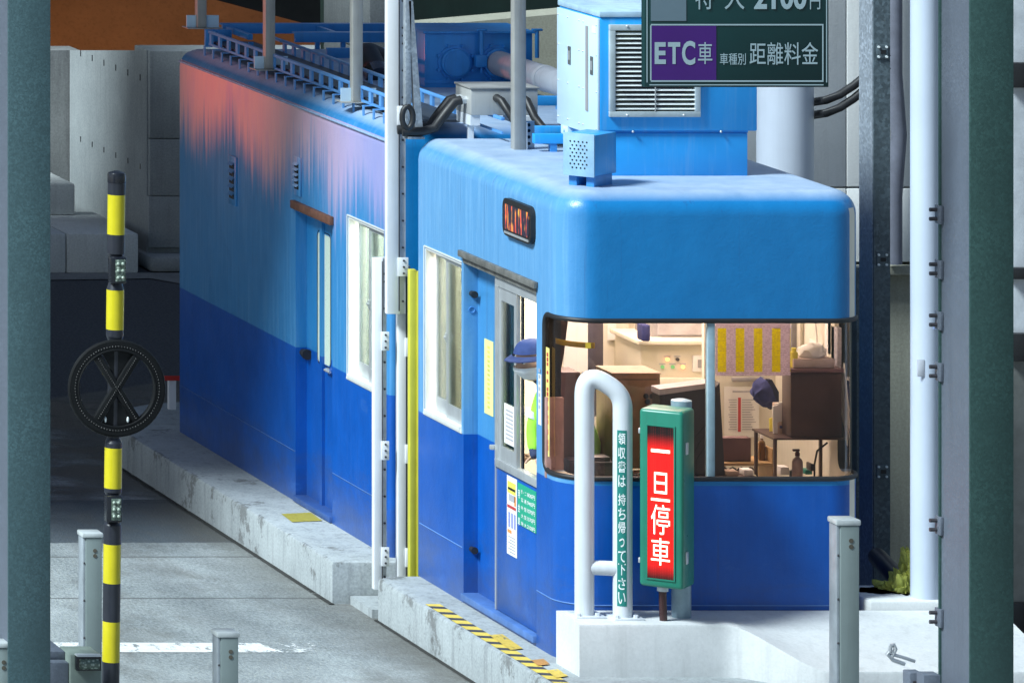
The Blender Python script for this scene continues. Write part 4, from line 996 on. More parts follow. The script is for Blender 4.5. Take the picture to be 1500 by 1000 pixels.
def hand(wrist, d, side, sgn):
    d = Vector(d).normalized(); side = Vector(side).normalized(); dn = d.cross(side)
    V = [wrist, wrist + d * .045, wrist + d * .085]; E = [(0, 1), (1, 2)]; Rr = [(.026, .018), (.036, .016), (.036, .014)]
    for k, ln in enumerate((.062, .074, .068, .05)):
        o0 = wrist + d * .078 + side * (-.030 + .020 * k); i = len(V)
        V += [o0, o0 + d * ln * .5 + dn * .006, o0 + d * ln * .85 + dn * .024]; E += [(2, i), (i, i + 1), (i + 1, i + 2)]; Rr += [.010, .009, .007]
    i = len(V); o0 = wrist + d * .03 + side * (-.034 * sgn)
    V += [o0, o0 + d * .03 + side * (-.022 * sgn) + dn * .01, o0 + d * .06 + side * (-.026 * sgn) + dn * .02]; E += [(1, i), (i, i + 1), (i + 1, i + 2)]; Rr += [.012, .010, .008]
    return skin_body(V, E, Rr, 'hand', SKIN, sub=1)
hand(pv[21], (.1, -.7, -.35), (.1, 1, 0), 1).build('hand', SKIN, man); hand(pv[17], (-.6, -.3, -.1), (-.2, 1, 0), -1).build('hand', SKIN, man)

# ------------------------------------------------------------------ guard rail arch on the block
gy = -.17; gr = thing('guard_rail', 'pale grey bent pipe guard rail with green lettered strip', 'guard rail', (.18, gy, .308))
xl, xr = Xp(856, gy), Xp(912, gy - .06); rad = .055
def arcpts(pts, rads, seg=8):
    out = [Vector(pts[0])]
    for i in range(1, len(pts) - 1):
        a, b_, c_ = Vector(pts[i - 1]), Vector(pts[i]), Vector(pts[i + 1]); u = (a - b_).normalized(); v = (c_ - b_).normalized()
        ang = u.angle(v); r = rads[i - 1]; t = r / math.tan(ang / 2); p0 = b_ + u * t; p1 = b_ + v * t
        for k in range(seg + 1):
            q = k / seg; out.append((p0.lerp(b_, q)).lerp(b_.lerp(p1, q), q))
    out.append(Vector(pts[-1])); return out
path = arcpts([(xl, gy, .31), (xl, gy, Zp(540, gy)), (xr, gy - .06, Zp(578, gy - .06)), (xr, gy - .06, .31)], [.085, .15], 14)
b = MB(); b.tube(path, rad, 24); b.build('pipe', WHITE2, gr)
b = MB(); b.cyl((xl, gy, Zp(830, gy)), (xr, gy - .06, Zp(830, gy)), .043, seg=18); b.build('cross_bar', WHITE2, gr)
for x, y in ((xl, gy), (xr, gy - .06)):
    b = MB(); b.box(x - .075, x + .10, y - .09, y + .09, .305, .319, .002); b.cyl((x + .06, y - .05, .319), (x + .06, y - .05, .335), .014, seg=6); b.cyl((x - .055, y - .06, .319), (x - .055, y - .06, .335), .014, seg=6); b.build('base_plate', WHITE2, gr)
# sticker wrapped on the near leg
yl = gy - .06; b = MB(); rs_ = rad + .0012; a0, a1 = R(218), R(275); z0, z1 = Zp(885, yl), Zp(628, yl); ns = 10; vs = []
for k in range(ns + 1):
    a = a0 + (a1 - a0) * k / ns; vs += [(xr + rs_ * math.cos(a), yl + rs_ * math.sin(a), z0), (xr + rs_ * math.cos(a), yl + rs_ * math.sin(a), z1)]
b.add(vs, [[2 * k, 2 * k + 2, 2 * k + 3, 2 * k + 1] for k in range(ns)], 0, True); ss = b.build('lettered_strip', STICK_G, gr)
b = MB(); rs_ = rad + .0026; chs = '領収書は 持ち帰って下さい'; pxs = [(640, '領'), (661, '収'), (681, '書'), (702, 'は'), (729, '持'), (750, 'ち'), (770, '帰'), (792, 'っ'), (812, 'て'), (831, '下'), (852, 'さ'), (873, 'い')]
for py, ch in pxs:
    vs, fs = glyphs(ch, .012); zc = Zp(py, yl); x0 = min(v.x for v in vs); x1 = max(v.x for v in vs); y0 = min(v.y for v in vs); y1 = max(v.y for v in vs)
    hh = .052 if ch == 'っ' else .068; ww = .72 * (a1 - a0)
    if ch == 'っ': ww *= .7
    out = []
    am = (a0 + a1) / 2
    for v in vs:
        a = am - ww / 2 + ww * (v.x - x0) / (x1 - x0); out.append((xr + rs_ * math.cos(a), yl + rs_ * math.sin(a), zc - hh / 2 + hh * (v.y - y0) / (y1 - y0)))
    b.add(out, fs)
b.build('lettering', LETTER, ss)

# ------------------------------------------------------------------ LED stop sign
ls = thing('led_sign', 'green cased LED sign glowing red with four stacked characters on a grey post', 'LED sign', (.62, -.2, .308))
b = MB(); b.cyl((.62, -.2, .30), (.62, -.2, Zp(588, -.2)), .055, seg=24); b.lathe([(.058, Zp(596, -.2)), (.058, Zp(586, -.2)), (.03, Zp(585, -.2) + .004)], (.62, -.2, 0), 24); b.build('post', simple('post_blue_grey', (.26, .36, .42), .4, .2), ls)
A = R(38); tdir = Vector((math.cos(A), -math.sin(A), 0)); ndir = Vector((-math.sin(A), -math.cos(A), 0))
Ac = Vector((.327, -.33, 0)); Wd, Dp = .252, .215; zlo, zhi = .515, 1.545
cen = Ac + tdir * Wd / 2 - ndir * Dp / 2 + Vector((0, 0, (zlo + zhi) / 2))
Mx = Matrix((tdir, -ndir, Vector((0, 0, 1)))).transposed().to_4x4(); Mx.translation = cen
b = MB(); b.obox(Mx, Wd, Dp, zhi - zlo, .022, 0, 4); case = b.build('case', LED_G, ls)
def lp(u, z, off): return Ac + tdir * (u * Wd) + ndir * off + Vector((0, 0, z))
b = MB(); u0, u1 = .20, .80; za, zb = Zp(848, -.42), Zp(625, -.42)
b.add([lp(u0, za, .002), lp(u1, za, .002), lp(u1, zb, .002), lp(u0, zb, .002)], [[0, 1, 2, 3]]); b.build('led_matrix', LED_BACK, ls)
b = MB()
for (ua, ub, zc, zd) in ((u0 - .03, u0, za - .008, zb + .008), (u1, u1 + .03, za - .008, zb + .008), (u0, u1, za - .008, za), (u0, u1, zb, zb + .008)):
    c_ = lp((ua + ub) / 2, (zc + zd) / 2, .001); Mm = Mx.copy(); Mm.translation = c_; b.obox(Mm, (ub - ua) * Wd, .012, zd - zc)
b.build('bezel', LED_G, case)
ww = Wd * .43
for ch, pt, pb in (('一', 652, 663), ('旦', 692, 734), ('停', 739, 783), ('車', 788, 828)):
    txt = MB(); halo = MB(); zt_, zb_ = Zp(pt, -.42), Zp(pb, -.42); hh = zt_ - zb_
    if ch == '一': hh = .018; 
    o0 = Ac + tdir * (Wd * .5 - ww / 2) + ndir * .0065 + Vector((0, 0, zb_)); text(txt, ch, o0, tdir, (0, 0, 1), ww, hh, -.002)
    k = 1.10; e = .009
    o0 = Ac + tdir * (Wd * .5 - ww / 2 - e) + ndir * .004 + Vector((0, 0, zb_ - e)); text(halo, ch, o0, tdir, (0, 0, 1), ww + 2 * e, hh + 2 * e, .05)  # bloom round the strokes, made as larger glowing characters behind them
    txt.build('character', LED_W, ls); halo.build('bloom_halo', LED_R, ls)
for zc in (Zp(655, -.4), Zp(815, -.4)):
    Mm = Mx.copy(); Mm.translation = Ac + tdir * (Wd + .004) - ndir * .06 + Vector((0, 0, zc)); b = MB(); b.obox(Mm, .01, .035, .07, .003); b.build('hinge', ALU, case)
Mm = Mx.copy(); Mm.translation = Ac + tdir * (-.004) - ndir * .03 + Vector((0, 0, 1.41)); b = MB(); b.obox(Mm, .012, .03, .03, .003); Mm.translation = Ac + tdir * (-.004) - ndir * .03 + Vector((0, 0, .66)); b.obox(Mm, .012, .03, .03, .003); b.build('catch', ALU, case)
p0 = Ac + tdir * .11 - ndir * .08
b = MB(); b.cyl((p0.x, p0.y, zlo), (p0.x, p0.y, zlo - .03), .032, seg=14); b.build('cable_gland', WHITE2, ls)
b = MB(); b.tube([(p0.x, p0.y, zlo - .03), (p0.x + .004, p0.y + .01, .43), (p0.x + .016, p0.y + .03, .30)], .022, 12); b.build('hose', simple('dark_red_hose', (.05, .018, .018), .4), ls)
b = MB(); q = Ac + tdir * .08 - ndir * (Dp + .012); b.box(q.x - .12, q.x + .03, q.y - .005, q.y + .025, Zp(822, -.2), Zp(795, -.2), .003); b.build('bracket', WHITE2, ls)

# ------------------------------------------------------------------ roof: air conditioner
AY = .77; ac = thing('air_conditioner', 'boxy sky blue air conditioner with louvred front on the booth roof', 'air conditioner', (.95, 1.13, 2.75))
b = MB(); b.box(.50, 1.375, AY + .02, 1.45, 2.748, 3.005, .006); b.build('plinth', BLUE_L, ac)
b = MB(); b.box(.485, 1.425, AY, 1.49, 3.02, 3.70, .008); b.box(.5, 1.38, AY + .03, 1.45, 3.0045, 3.021); b.build('cabinet', BLUE_L, ac)
b = MB(); b.box(.477, 1.435, AY - .008, 1.50, 3.7005, 3.735, .006); b.build('lid', simple('lid_pale_blue', (.36, .52, .66), .4), ac)
b = MB(); b.box(.469, .4845, AY + .004, 1.485, 2.985, 3.69, .003); sp_ = b.build('side_panel', BLUE_P, ac)
b = MB(); b.box(.464, .4685, AY + .16, AY + .20, 3.12, 3.63); b.build('dark_strip', MGREY, sp_)
for (y, z, w, h) in ((AY + .49, 3.42, .05, .11), (AY + .10, 3.40, .05, .11)):
    b = MB(); b.box(.466, .4685, y - w / 2, y + w / 2, z - h / 2, z + h / 2); b.build('latch_recess', ALU_D, sp_); b = MB(); b.box(.4635, .4658, y - w / 4, y + w / 4, z - h / 4, z + h / 4); b.build('latch', ALU, sp_)
b = MB(); b.box(.466, .4685, AY + .03, AY + .09, 3.60, 3.64); b.build('rating_plate', PAPER, sp_)
b = MB()
for y in (AY + .02, AY + .25, AY + .32, AY + .52, AY + .69):
    for z in (3.03, 3.25, 3.47, 3.65): b.sphere((.4685, y, z), .006, 0, 8)
b.build('screw', ALU, sp_)
x0, x1 = Xp(891, AY), Xp(1024, AY); z0, z1 = Zp(171, AY), Zp(36, AY)
gr_ = MB(); t = .034
gr_.box(x0, x1, AY - .03, AY - .001, z0, z0 + t, .003); gr_.box(x0, x1, AY - .03, AY - .001, z1 - t, z1, .003); gr_.box(x0, x0 + t, AY - .03, AY - .001, z0 + t, z1 - t, .003); gr_.box(x1 - t, x1, AY - .03, AY - .001, z0 + t, z1 - t, .003)
go = gr_.build('grille', simple('grille_grey', (.44, .52, .55), .4, .2), ac)
b = MB(); b.box(x0 + t, x1 - t, AY - .004, AY - .002, z0 + t, z1 - t); b.build('dark_backing', simple('grille_back', (.05, .06, .04), .6), go)
b = MB(); xc, zc = (x0 + x1) / 2, (z0 + z1) / 2; b.cyl((xc, AY - .0045, zc), (xc, AY - .0075, zc), .225, seg=40); b.build('fan_opening', BLACKG, go)
for i in range(17):
    z = z0 + t + (i + .6) * (z1 - z0 - 2 * t) / 17.3
    b = MB(); b.add([(x0 + t, AY - .026, z - .003), (x1 - t, AY - .026, z - .003), (x1 - t, AY - .010, z + .006), (x0 + t, AY - .010, z + .006), (x0 + t, AY - .026, z - .006), (x1 - t, AY - .026, z - .006)], [[0, 1, 2, 3], [4, 5, 1, 0]]); b.build('slat', simple('slat_white', (.72, .78, .78), .4) if i == 0 else bpy.data.materials['slat_white'], go)
b = MB(); b.box(xc - .003, xc + .003, AY - .031, AY - .0265, z0 + t, z1 - t); b.build('stay', ALU, go)
b = MB()
for (px, py) in ((927, 193), (1056, 193), (916, 38), (916, 168), (999, 168)): p = at(px, py, AY); b.sphere((p.x, AY - (.002 if py == 193 else .031), p.z), .008, 0, 8)
b.build('screw', ALU, ac)
b = MB(); b.box(1.0, 1.3, 1.0, 1.35, 3.736, 3.80, .005); b.build('cap_box', simple('teal_cap', (.05, .20, .24), .4), ac)
b = MB(); b.tube(arcpts([(1.375, 1.2, 2.955), (1.46, 1.2, 2.955), (1.46, 1.2, 2.74)], [.03]), .02, 12); b.build('drain_pipe', BLUE_L, ac)
b = MB(); b.box(.47, .56, 1.30, 1.42, 2.93, 3.0, .004); b.cyl((.46, 1.36, 2.96), (.48, 1.36, 2.96), .018, seg=12); b.build('foot_bracket', BLUE_P, ac)

# speaker
sy = .33; spk = thing('loudspeaker', 'small blue perforated speaker box on two feet at the roof corner', 'loudspeaker', (.42, .4, 2.75))
A2 = R(47); t2 = Vector((math.cos(A2), -math.sin(A2), 0)); n2 = Vector((-math.sin(A2), -math.cos(A2), 0))
Yl = .36; Pa = Vector((Xp(827, Yl), Yl, 0)); w2, d2 = .185, .27; zs0, zs1 = Zp(258, .25), Zp(198, .25)
cen2 = Pa + t2 * w2 / 2 - n2 * d2 / 2 + Vector((0, 0, (zs0 + zs1) / 2)); M2 = Matrix((t2, -n2, Vector((0, 0, 1)))).transposed().to_4x4(); M2.translation = cen2
b = MB(); b.obox(M2, w2, d2, zs1 - zs0, .004); b.build('box', BLUE_L, spk)
Mf = M2.copy(); Mf.translation = cen2 + n2 * (d2 / 2 + .004); b = MB(); b.obox(Mf, w2 + .012, .007, zs1 - zs0 + .012, .002); fo = b.build('front_plate', simple('speaker_face', (.26, .44, .62), .4), spk)
b = MB()
for r_ in range(8):
    for c_ in range(5 if r_ % 2 else 4):
        u = (c_ - (2 if r_ % 2 else 1.5)) * .026; z = (r_ - 3.5) * .022; p = cen2 + n2 * (d2 / 2 + .008) + t2 * u + Vector((0, 0, z)); b.cyl(p, p + n2 * .0012, .0055, seg=8)
b.build('perforation', BLACKG, fo)
for s in (-.055, .055):
    Ms = M2.copy(); Ms.translation = cen2 + t2 * s + Vector((0, 0, (2.735 + zs0) / 2 - cen2.z)); b = MB(); b.obox(Ms, .05, d2 * .8, zs0 - 2.735, .002); b.build('foot', BLUE_M, spk)

# cable tray
ct = thing('cable_tray', 'blue ladder cable tray running along the roof edge of the cabins', 'cable tray', (.28, 5.3, 2.75))
X1, X2, TY0, TY1 = .13, .46, 3.05, 7.75
for X_, ya, yb in ((X1, TY0, TY1), (X2, 2.45, 7.3)):
    b = MB(); b.box(X_ - .012, X_ + .012, ya, yb, 2.885, 2.905, .003); b.box(X_ - .008, X_ + .003, ya, yb, 2.80, 2.815); b.build('side_rail', BLUE_K, ct)
b = MB(); b.box(X1 + .02, X2 - .02, 3.0, TY1, 2.81, 2.826); b.build('tray_bed', TRAYBED, ct)
y = TY0 + .1; k = 0
while y < TY1:
    b = MB(); b.box(X1 - .012, X1 + .004, y, y + .05, 2.8155, 2.8845); b.box(X1 - .06, X1 - .0035, y, y + .03, 2.794, 2.7995); b.box(X1 - .06, X1 - .052, y, y + .028, 2.725, 2.794)
    b.build('bracket', BLUE_K, ct)
    if y < 7.2:
        b = MB(); b.box(X2 - .012, X2 + .004, y, y + .05, 2.8155, 2.8845); b.build('upright', BLUE_K, ct)
    y += .215
b = MB(); b.box(X1 - .03, X1 + .16, TY1 + .002, TY1 + .03, 2.79, 2.91, .003); b.build('end_plate', BLUE_M, ct)
# far roof frame
rf = thing('roof_frame', 'blue channel steel frame lying across the far end of the cabin roof', 'roof frame', (.9, 7.4, 2.75))
for (y, za, zb) in ((7.95, 2.86, 2.93), (7.35, 2.86, 2.93)):
    b = MB(); b.box(.28 if y > 7.5 else .62, 1.62, y, y + .03, za, zb, .003); b.box(.28 if y > 7.5 else .62, 1.62, y + .031, y + .08, zb - .012, zb); b.build('channel', BLUE_M, rf)
b = MB(); b.box(.62, 1.62, 6.6, 6.63, 2.83, 2.90, .003); b.build('channel', BLUE_M, rf)
for x in (.30, .95, 1.58):
    b = MB(); b.box(x, x + .03, 7.38, 7.945, 2.875, 2.915); b.build('tie', BLUE_M, rf)
    for y in (7.96, 7.36): b = MB(); b.box(x, x + .03, y + .002, y + .028, 2.735, 2.8595); b.build('foot', BLUE_M, rf)

# canopy posts
def roof_post(px, X, y, zb, lab, w=.068):
    t = thing('canopy_post', lab, 'post', (X, y, zb), 'grey square posts rising from the cabin roofs')
    b = MB(); b.box(X - w / 2, X + w / 2, y - w / 2, y + w / 2, zb, 6.28, .006); b.build('shaft', GPOST, t)
    b = MB(); b.box(X - .11, X + .14, y - .07, y + .09, zb - .006, zb - .0005); b.build('base_plate', GPOST, t)
    b = MB(); b.box(X - .10, X - w / 2 - .0005, y + .0, y + .012, zb, zb + .085); b.build('gusset', BLUE_P, t)
    b = MB(); b.box(X + w / 2 + .0005, X + .13, y + .0, y + .012, zb, zb + .085); b.build('gusset', BLUE_P, t)
for px, lab in ((294, 'grey post standing on the far end plate of the cable tray'), (394, 'grey post bracketed to the cable tray, second from its far end'), (522, 'grey post bracketed to the cable tray nearest the white lift rails')):
    X_ = .10; y = Yx(px, X_); roof_post(px, X_, y, 2.80 if px > 300 else 2.915, lab)
t = thing('canopy_post', 'grey square post with holed angle foot in front of the junction box', 'post', (.44, 2.1, 2.75), 'grey square posts rising from the cabin roofs')
b = MB(); b.box(.40, .475, 2.06, 2.13, 2.745, 6.28, .006); b.build('shaft', GPOST, t)
b = MB(); b.box(.4755, .483, 2.06, 2.13, 2.745, 2.92); b.box(.476, .55, 2.131, 2.138, 2.745, 2.92); b.build('angle_foot', ALU, t)
b = MB()
for z in (2.78, 2.82, 2.86, 2.895): b.cyl((.515, 2.1305, z), (.515, 2.1295, z), .011, seg=10)
b.build('hole', BLACKG, t)

# air-duct box with flanges
TY = 5.5; tk = thing('duct_box', 'mid blue box with two round bolted flanges on the rear cabin roof', 'duct box', (1.29, TY, 2.75))
b = MB(); xa, xb = Xp(622, TY), Xp(780, TY); b.box(xa - .0, xb, TY, TY + .55, 2.745, 3.115, .006); b.box(xa - .012, xb + .012, TY - .012, TY + .56, 3.1155, 3.13); b.box(xa - .004, xb + .004, TY - .006, TY + .0, 2.78, 2.80); b.build('tank', TANK_B, tk)
for px, py, nm in ((666, 92, 1), (728, 92, 0)):
    p = at(px, py, TY)
    b = MB(); b.lathe([(.115, 0), (.115, .012), (.10, .014), (.098, .04), (.088, .045)], (p.x, TY - .001, p.z), 30, 0, Matrix.Rotation(R(90), 3, 'X'))
    if nm: b.cyl((p.x, TY - .045, p.z), (p.x, TY - .052, p.z), .083, seg=28)
    fl = b.build('flange', TANK_B, tk)
    b = MB()
    for k in range(8):
        a = R(22 + k * 45); q = Vector((p.x + .123 * math.cos(a), TY, p.z + .123 * math.sin(a))); b.cyl(q + Vector((0, 0, 0)), q + Vector((0, -.03, 0)), .010, seg=6)
    b.build('bolt', TANK_B, fl)
for px in (702, 783):
    p = at(px, 47, TY); b = MB(); b.cyl((p.x, TY - .05, p.z + .015), (p.x, TY - .05, p.z - .15 if px < 750 else p.z - .17), .014, seg=10); b.box(p.x - .035, p.x + .035, TY - .065, TY - .035, p.z + .012, p.z + .026, .003)
    if px < 750: b.box(p.x - .045, p.x + .03, TY - .075, TY - .02, p.z - .23, p.z - .15, .004); b.cyl((p.x, TY - .045, p.z - .23), (p.x, TY - .045, p.z - .27), .01, seg=8)
    b.build('valve', TANK_B, tk)
dp = thing('duct_pipe', 'pale grey duct pipe running forward from the blue flanged box', 'duct', (Xp(728, TY), 4.2, Zp(92, TY)))
p = at(728, 92, TY); b = MB(); b.cyl((p.x, TY - .05, p.z), (p.x, 1.9, p.z), .084, seg=30); b.build('pipe', simple('grey_pipe', (.40, .43, .48), .5, 0, .1, 4, .2), dp)
b = MB(); b.cyl((p.x, 4.55, p.z), (p.x, 4.50, p.z), .089, seg=30); b.build('joint', simple('grey_joint', (.46, .49, .53), .5), dp)
for y in (4.2, 2.6): b = MB(); b.box(p.x - .03, p.x + .03, y, y + .05, 2.735, p.z - .08); b.build('saddle', BLUE_M, dp)

# junction box and hoses
JY = 2.60; jb = thing('junction_box', 'grey steel junction box with black hoses on the booth roof', 'junction box', (.57, JY, 2.75))
xa, xb = Xp(690, JY), Xp(788, JY); z0, z1 = 2.90, 3.065
b = MB(); b.box(xa, xb, JY, JY + .30, z0, z1, .005); b.build('case', JBOX, jb)
b = MB(); b.box(xa - .008, xb + .008, JY - .008, JY + .308, z1 + .0005, z1 + .012, .003); b.build('lid', simple('jbox_lid', (.30, .30, .29), .45, .2), jb)
b = MB(); b.box(xa + .0, xa + .06, JY + .01, JY + .28, 2.835, 2.8995); b.box(xa + .02, xa + .05, JY + .1, JY + .14, 2.74, 2.8355); b.build('channel_stand', WHITE2, jb)
b = MB(); b.box(xb - .12, xb - .06, JY - .05, JY + .3, 2.84, 2.8995); b.box(xb - .10, xb - .07, JY + .1, JY + .14, 2.74, 2.8405); b.build('channel_stand', WHITE2, jb)
b = MB(); b.cyl((xa, JY + .10, 2.985), (xa - .04, JY + .10, 2.985), .026, seg=6); b.cyl((xa, JY + .2, 2.985), (xa - .04, JY + .2, 2.985), .026, seg=6); b.build('gland', ALU, jb)
b = MB()
for yy in (.10, .2): b.tube([(xa - .03, JY + yy, 2.985), (xa - .07, JY + yy, 2.975), (xa - .13, JY + yy, 2.90), (xa - .20, JY + yy - .01, 2.81), (xa - .28, JY + yy - .02, 2.79), (xa - .40, JY + yy, 2.785)], .029, 12)
tag(b.build('hose', BLACK), 'pair of black hoses curving from the junction box gland down to the roof', 'hose')
b = MB(); b.tube([(xa + .16, JY + .0, 3.01), (xa + .17, JY - .06, 3.0), (xa + .22, JY - .12, 2.90), (xa + .27, JY - .15, 2.81), (xa + .34, JY - .2, 2.785), (xa + .5, JY - .45, 2.785), (xa + .62, JY - .9, 2.785)], .026, 12)
b.tube([(xa + .32, JY + .0, 3.01), (xa + .33, JY - .06, 3.0), (xa + .36, JY - .12, 2.90), (xa + .42, JY - .2, 2.80), (xa + .52, JY - .35, 2.785), (xa + .68, JY - .8, 2.785)], .026, 12)
tag(b.build('hose', BLACK), 'black hoses dropping from the face of the junction box towards the air conditioner', 'hose')
# AC carrier frame
cf = thing('carrier_frame', 'light blue channel beams on the roof behind the air conditioner', 'beam frame', (.8, 2.0, 2.75))
for y, xa_, xb_, z in ((1.95, .49, 1.4, 2.80), (2.35, .55, 1.4, 2.80), (3.3, .72, 1.4, 2.88)):
    b = MB(); b.box(xa_, xb_, y, y + .05, z, z + .06, .003); b.build('beam', BLUE_L, cf)
    b = MB(); b.box(xa_ + .1, xa_ + .14, y + .005, y + .045, 2.735, z - .0005); b.box(xb_ - .14, xb_ - .1, y + .005, y + .045, 2.735, z - .0005); b.build('foot', BLUE_M, cf)
# black elbow duct on the far roof
b = MB(); p = at(548, 100, 6.2); b.tube(arcpts([p + Vector((-.05, -.25, -.03)), p + Vector((-.05, .02, .10)), p + Vector((.16, .1, .0)), (p.x + .17, p.y + .1, 2.74)], [.06, .08]), .085, 16)
eb = tag(b.build('exhaust_elbow', BLACK), 'black flexible elbow duct with shiny collar on the far roof', 'duct elbow')
b = MB(); q = p + Vector((-.05, -.25, -.03)); dd_ = Vector((0, .27, .13)).normalized(); b.cyl(q - dd_ * .03, q + dd_ * .06, .09, seg=20); b.build('collar', simple('chrome_band', (.12, .12, .13), .12, .9), eb)

# ------------------------------------------------------------------ lift rails, brace and yellow post in the gap
RYY = 2.98
def rail(name, pl, pr_, py0, py1, lab, y=RYY):
    X0_, X1_ = Xp(pl, y), Xp(pr_, y); z0 = Zp(py1, y) if py1 is not None else -.15; z1 = Zp(py0, y) if py0 is not None else 4.6
    t = thing(name, lab, 'rail', ((X0_ + X1_) / 2, y, z0), 'white slotted lift rails between the cabins')
    w = X1_ - X0_
    b = MB(); b.box(X0_, X0_ + w * .68, y, y + .05, z0, z1, .003); b.build('channel', WHITE, t)
    b = MB(); b.box(X0_ + w * .60, X0_ + w * .66, y - .0035, y - .0005, z0 + .02, z1 - .02); b.build('slot', DGREY, t)
    b = MB(); b.box(X0_ + w * .681, X1_, y + .012, y + .05, z0, z1); b.build('flange', simple('rail_flange', (.60, .62, .64), .4, .1) if 'rail_flange' not in bpy.data.materials else bpy.data.materials['rail_flange'], t)
    b = MB(); z = z0 + .08
    while z < z1 - .03:
        b.cyl((X0_ + w * .85, y + .012, z), (X0_ + w * .85, y + .004, z), .007, seg=8); z += .17 if random.random() < .7 else .05
    b.build('bolt', DGREY, t)
    for zc in [z0 + (z1 - z0) * q for q in (.1, .42, .75)]:
        b = MB(); b.box(X0_ + w * .55, X1_ + .012, y - .008, y - .0005, zc - .06, zc + .06, .002); b.build('clip_plate', WHITE, t)
        b = MB()
        for q in (-.04, 0, .04): b.cyl((X0_ + w * .85, y - .0085, zc + q), (X0_ + w * .85, y - .014, zc + q), .007, seg=6)
        b.build('clip_bolt', DGREY, t)
    return t
rail('lift_rail', 548, 567, 378, None, 'white slotted rail nearest the lane, standing before the rear cabin window')
rail('lift_rail', 583, 602, 390, None, 'white slotted rail beside the yellow post')
rail('lift_rail', 567, 595, None, 460, 'tall white slotted rail rising above the roofs, ending above the ground', RYY - .06)
b = MB(); Y = 2.70; b.box(Xp(594, Y), Xp(603, Y), Y, Y + .05, 2.76 - .02, Zp(-30, Y), .003); tr = thing('rail_brace', 'galvanised triangular brace behind the tall white rail', 'brace', (.05, Y, 2.75)); b.build('upright', GALV, tr)
b = MB(); b.prism([at(599, 2, Y) , at(605, 2, Y), at(620, 195, Y), at(609, 195, Y)], (0, .04, 0)); b.build('strut', GALV, tr)
b = MB(); b.box(Xp(596, Y), Xp(620, Y), Y - .03, Y + .08, 2.742, 2.756); b.build('foot_plate', GALV, tr)
b = MB(); pts = [at(597 + 8 * math.sin(t_), 172 - 16 * math.cos(t_) , 2.62) for t_ in [i * .45 for i in range(15)]]; b.tube(pts, .018, 10); tag(b.build('hose', BLACK), 'small black hose loop by the galvanised brace', 'hose')
yp = thing('yellow_post', 'yellow guard angle post at the back corner of the front booth', 'post', (.03, 2.84, -.15))
Y = 2.84; b = MB(); xa, xb = Xp(600.5, Y), Xp(616, Y); b.box(xa, xa + (xb - xa) * .62, Y, Y + .05, -.15, Zp(395, Y), .004); b.build('post', YEL_P, yp)
b = MB(); b.box(xa + (xb - xa) * .63, xb, Y - .012, Y + .05, -.15, Zp(398, Y), .004); b.build('angle', YEL_P, yp)

# ------------------------------------------------------------------ overhead price sign
SY = -3.0; sg = thing('price_board', 'dark green overhead toll board with purple ETC panel and white characters', 'sign', (Xp(1080, SY), SY, Zp(128, SY)))
def sp2(px, py, off=0.0): v = at(px, py, SY); v.y = SY - off; return v
ztop = 4.42
b = MB(); xa, xb = Xp(944, SY), Xp(1214, SY); zb = Zp(128, SY); b.box(xa, xb, SY, SY + .05, zb, ztop, .004); b.build('board', GREEN_S, sg)
def line_px(mb, x0, y0, x1, y1, w, off=.003):
    a = sp2(x0, y0, off); c = sp2(x1, y1, off); k = w * (D0 + SY) / FPX / 2
    if abs(x1 - x0) > abs(y1 - y0): mb.quad((a.x, a.y, a.z - k), (c.x, c.y, c.z - k), (c.x, c.y, c.z + k), (a.x, a.y, a.z + k))
    else: mb.quad((a.x - k, a.y, a.z), (a.x + k, a.y, a.z), (c.x + k, c.y, c.z), (c.x - k, c.y, c.z))
def rect_px(mb, x0, y0, x1, y1, off, mi=0):
    a = sp2(x0, y1, off); c = sp2(x1, y0, off); mb.quad((a.x, a.y, a.z), (c.x, a.y, a.z), (c.x, a.y, c.z), (a.x, a.y, c.z), mi)
b = MB(); line_px(b, 953, 36.5, 1206, 36.5, 2.2); line_px(b, 953, 119, 1206, 119, 2.2); line_px(b, 953, 37.6, 953, 118, 2); line_px(b, 1205, 37.6, 1205, 118, 2)
line_px(b, 951, 124.5, 1206, 124.5, 1.6); line_px(b, 947.5, -110, 947.5, 121, 1.6); line_px(b, 1210.5, -110, 1210.5, 121, 1.6)
b.build('border', SILVER, sg)
b = MB(); rect_px(b, 954.2, 38, 1049, 117.8, .0025); b.build('purple_field', PURPLE, sg)
b = MB(); rect_px(b, 953, -60, 1005, 31, .0025); b.build('grey_field', SILVER_D, sg)
b = MB()
def tx(s, x0, y0, x1, y1, bold=.003): a = sp2(x0, y1, .0045); c = sp2(x1, y0, .0045); text(b, s, a, (1, 0, 0), (0, 0, 1), c.x - a.x, c.z - a.z, bold)
tx('E', 958.5, 62, 975, 94, .035); tx('T', 978, 62, 996, 94, .035); tx('C', 998.5, 60, 1018, 95.5, .03); tx('車', 1022, 62, 1043, 94)
tx('車種別', 1054, 78, 1092, 95, .003); tx('距離料金', 1097.5, 62, 1198, 95)
tx('特', 1018, -24, 1044, 14); tx('大', 1061, -24, 1090, 14); tx('2100', 1104, -22, 1181, 14, .03); tx('円', 1186, -10, 1201, 14)
b.build('lettering', SILVER, sg)
for px in (990, 1168):
    b = MB(); x = Xp(px, SY); b.cyl((x, SY + .085, ztop - .5), (x, SY + .085, 5.8), .03, seg=14); b.build('hanger', GALV, sg)

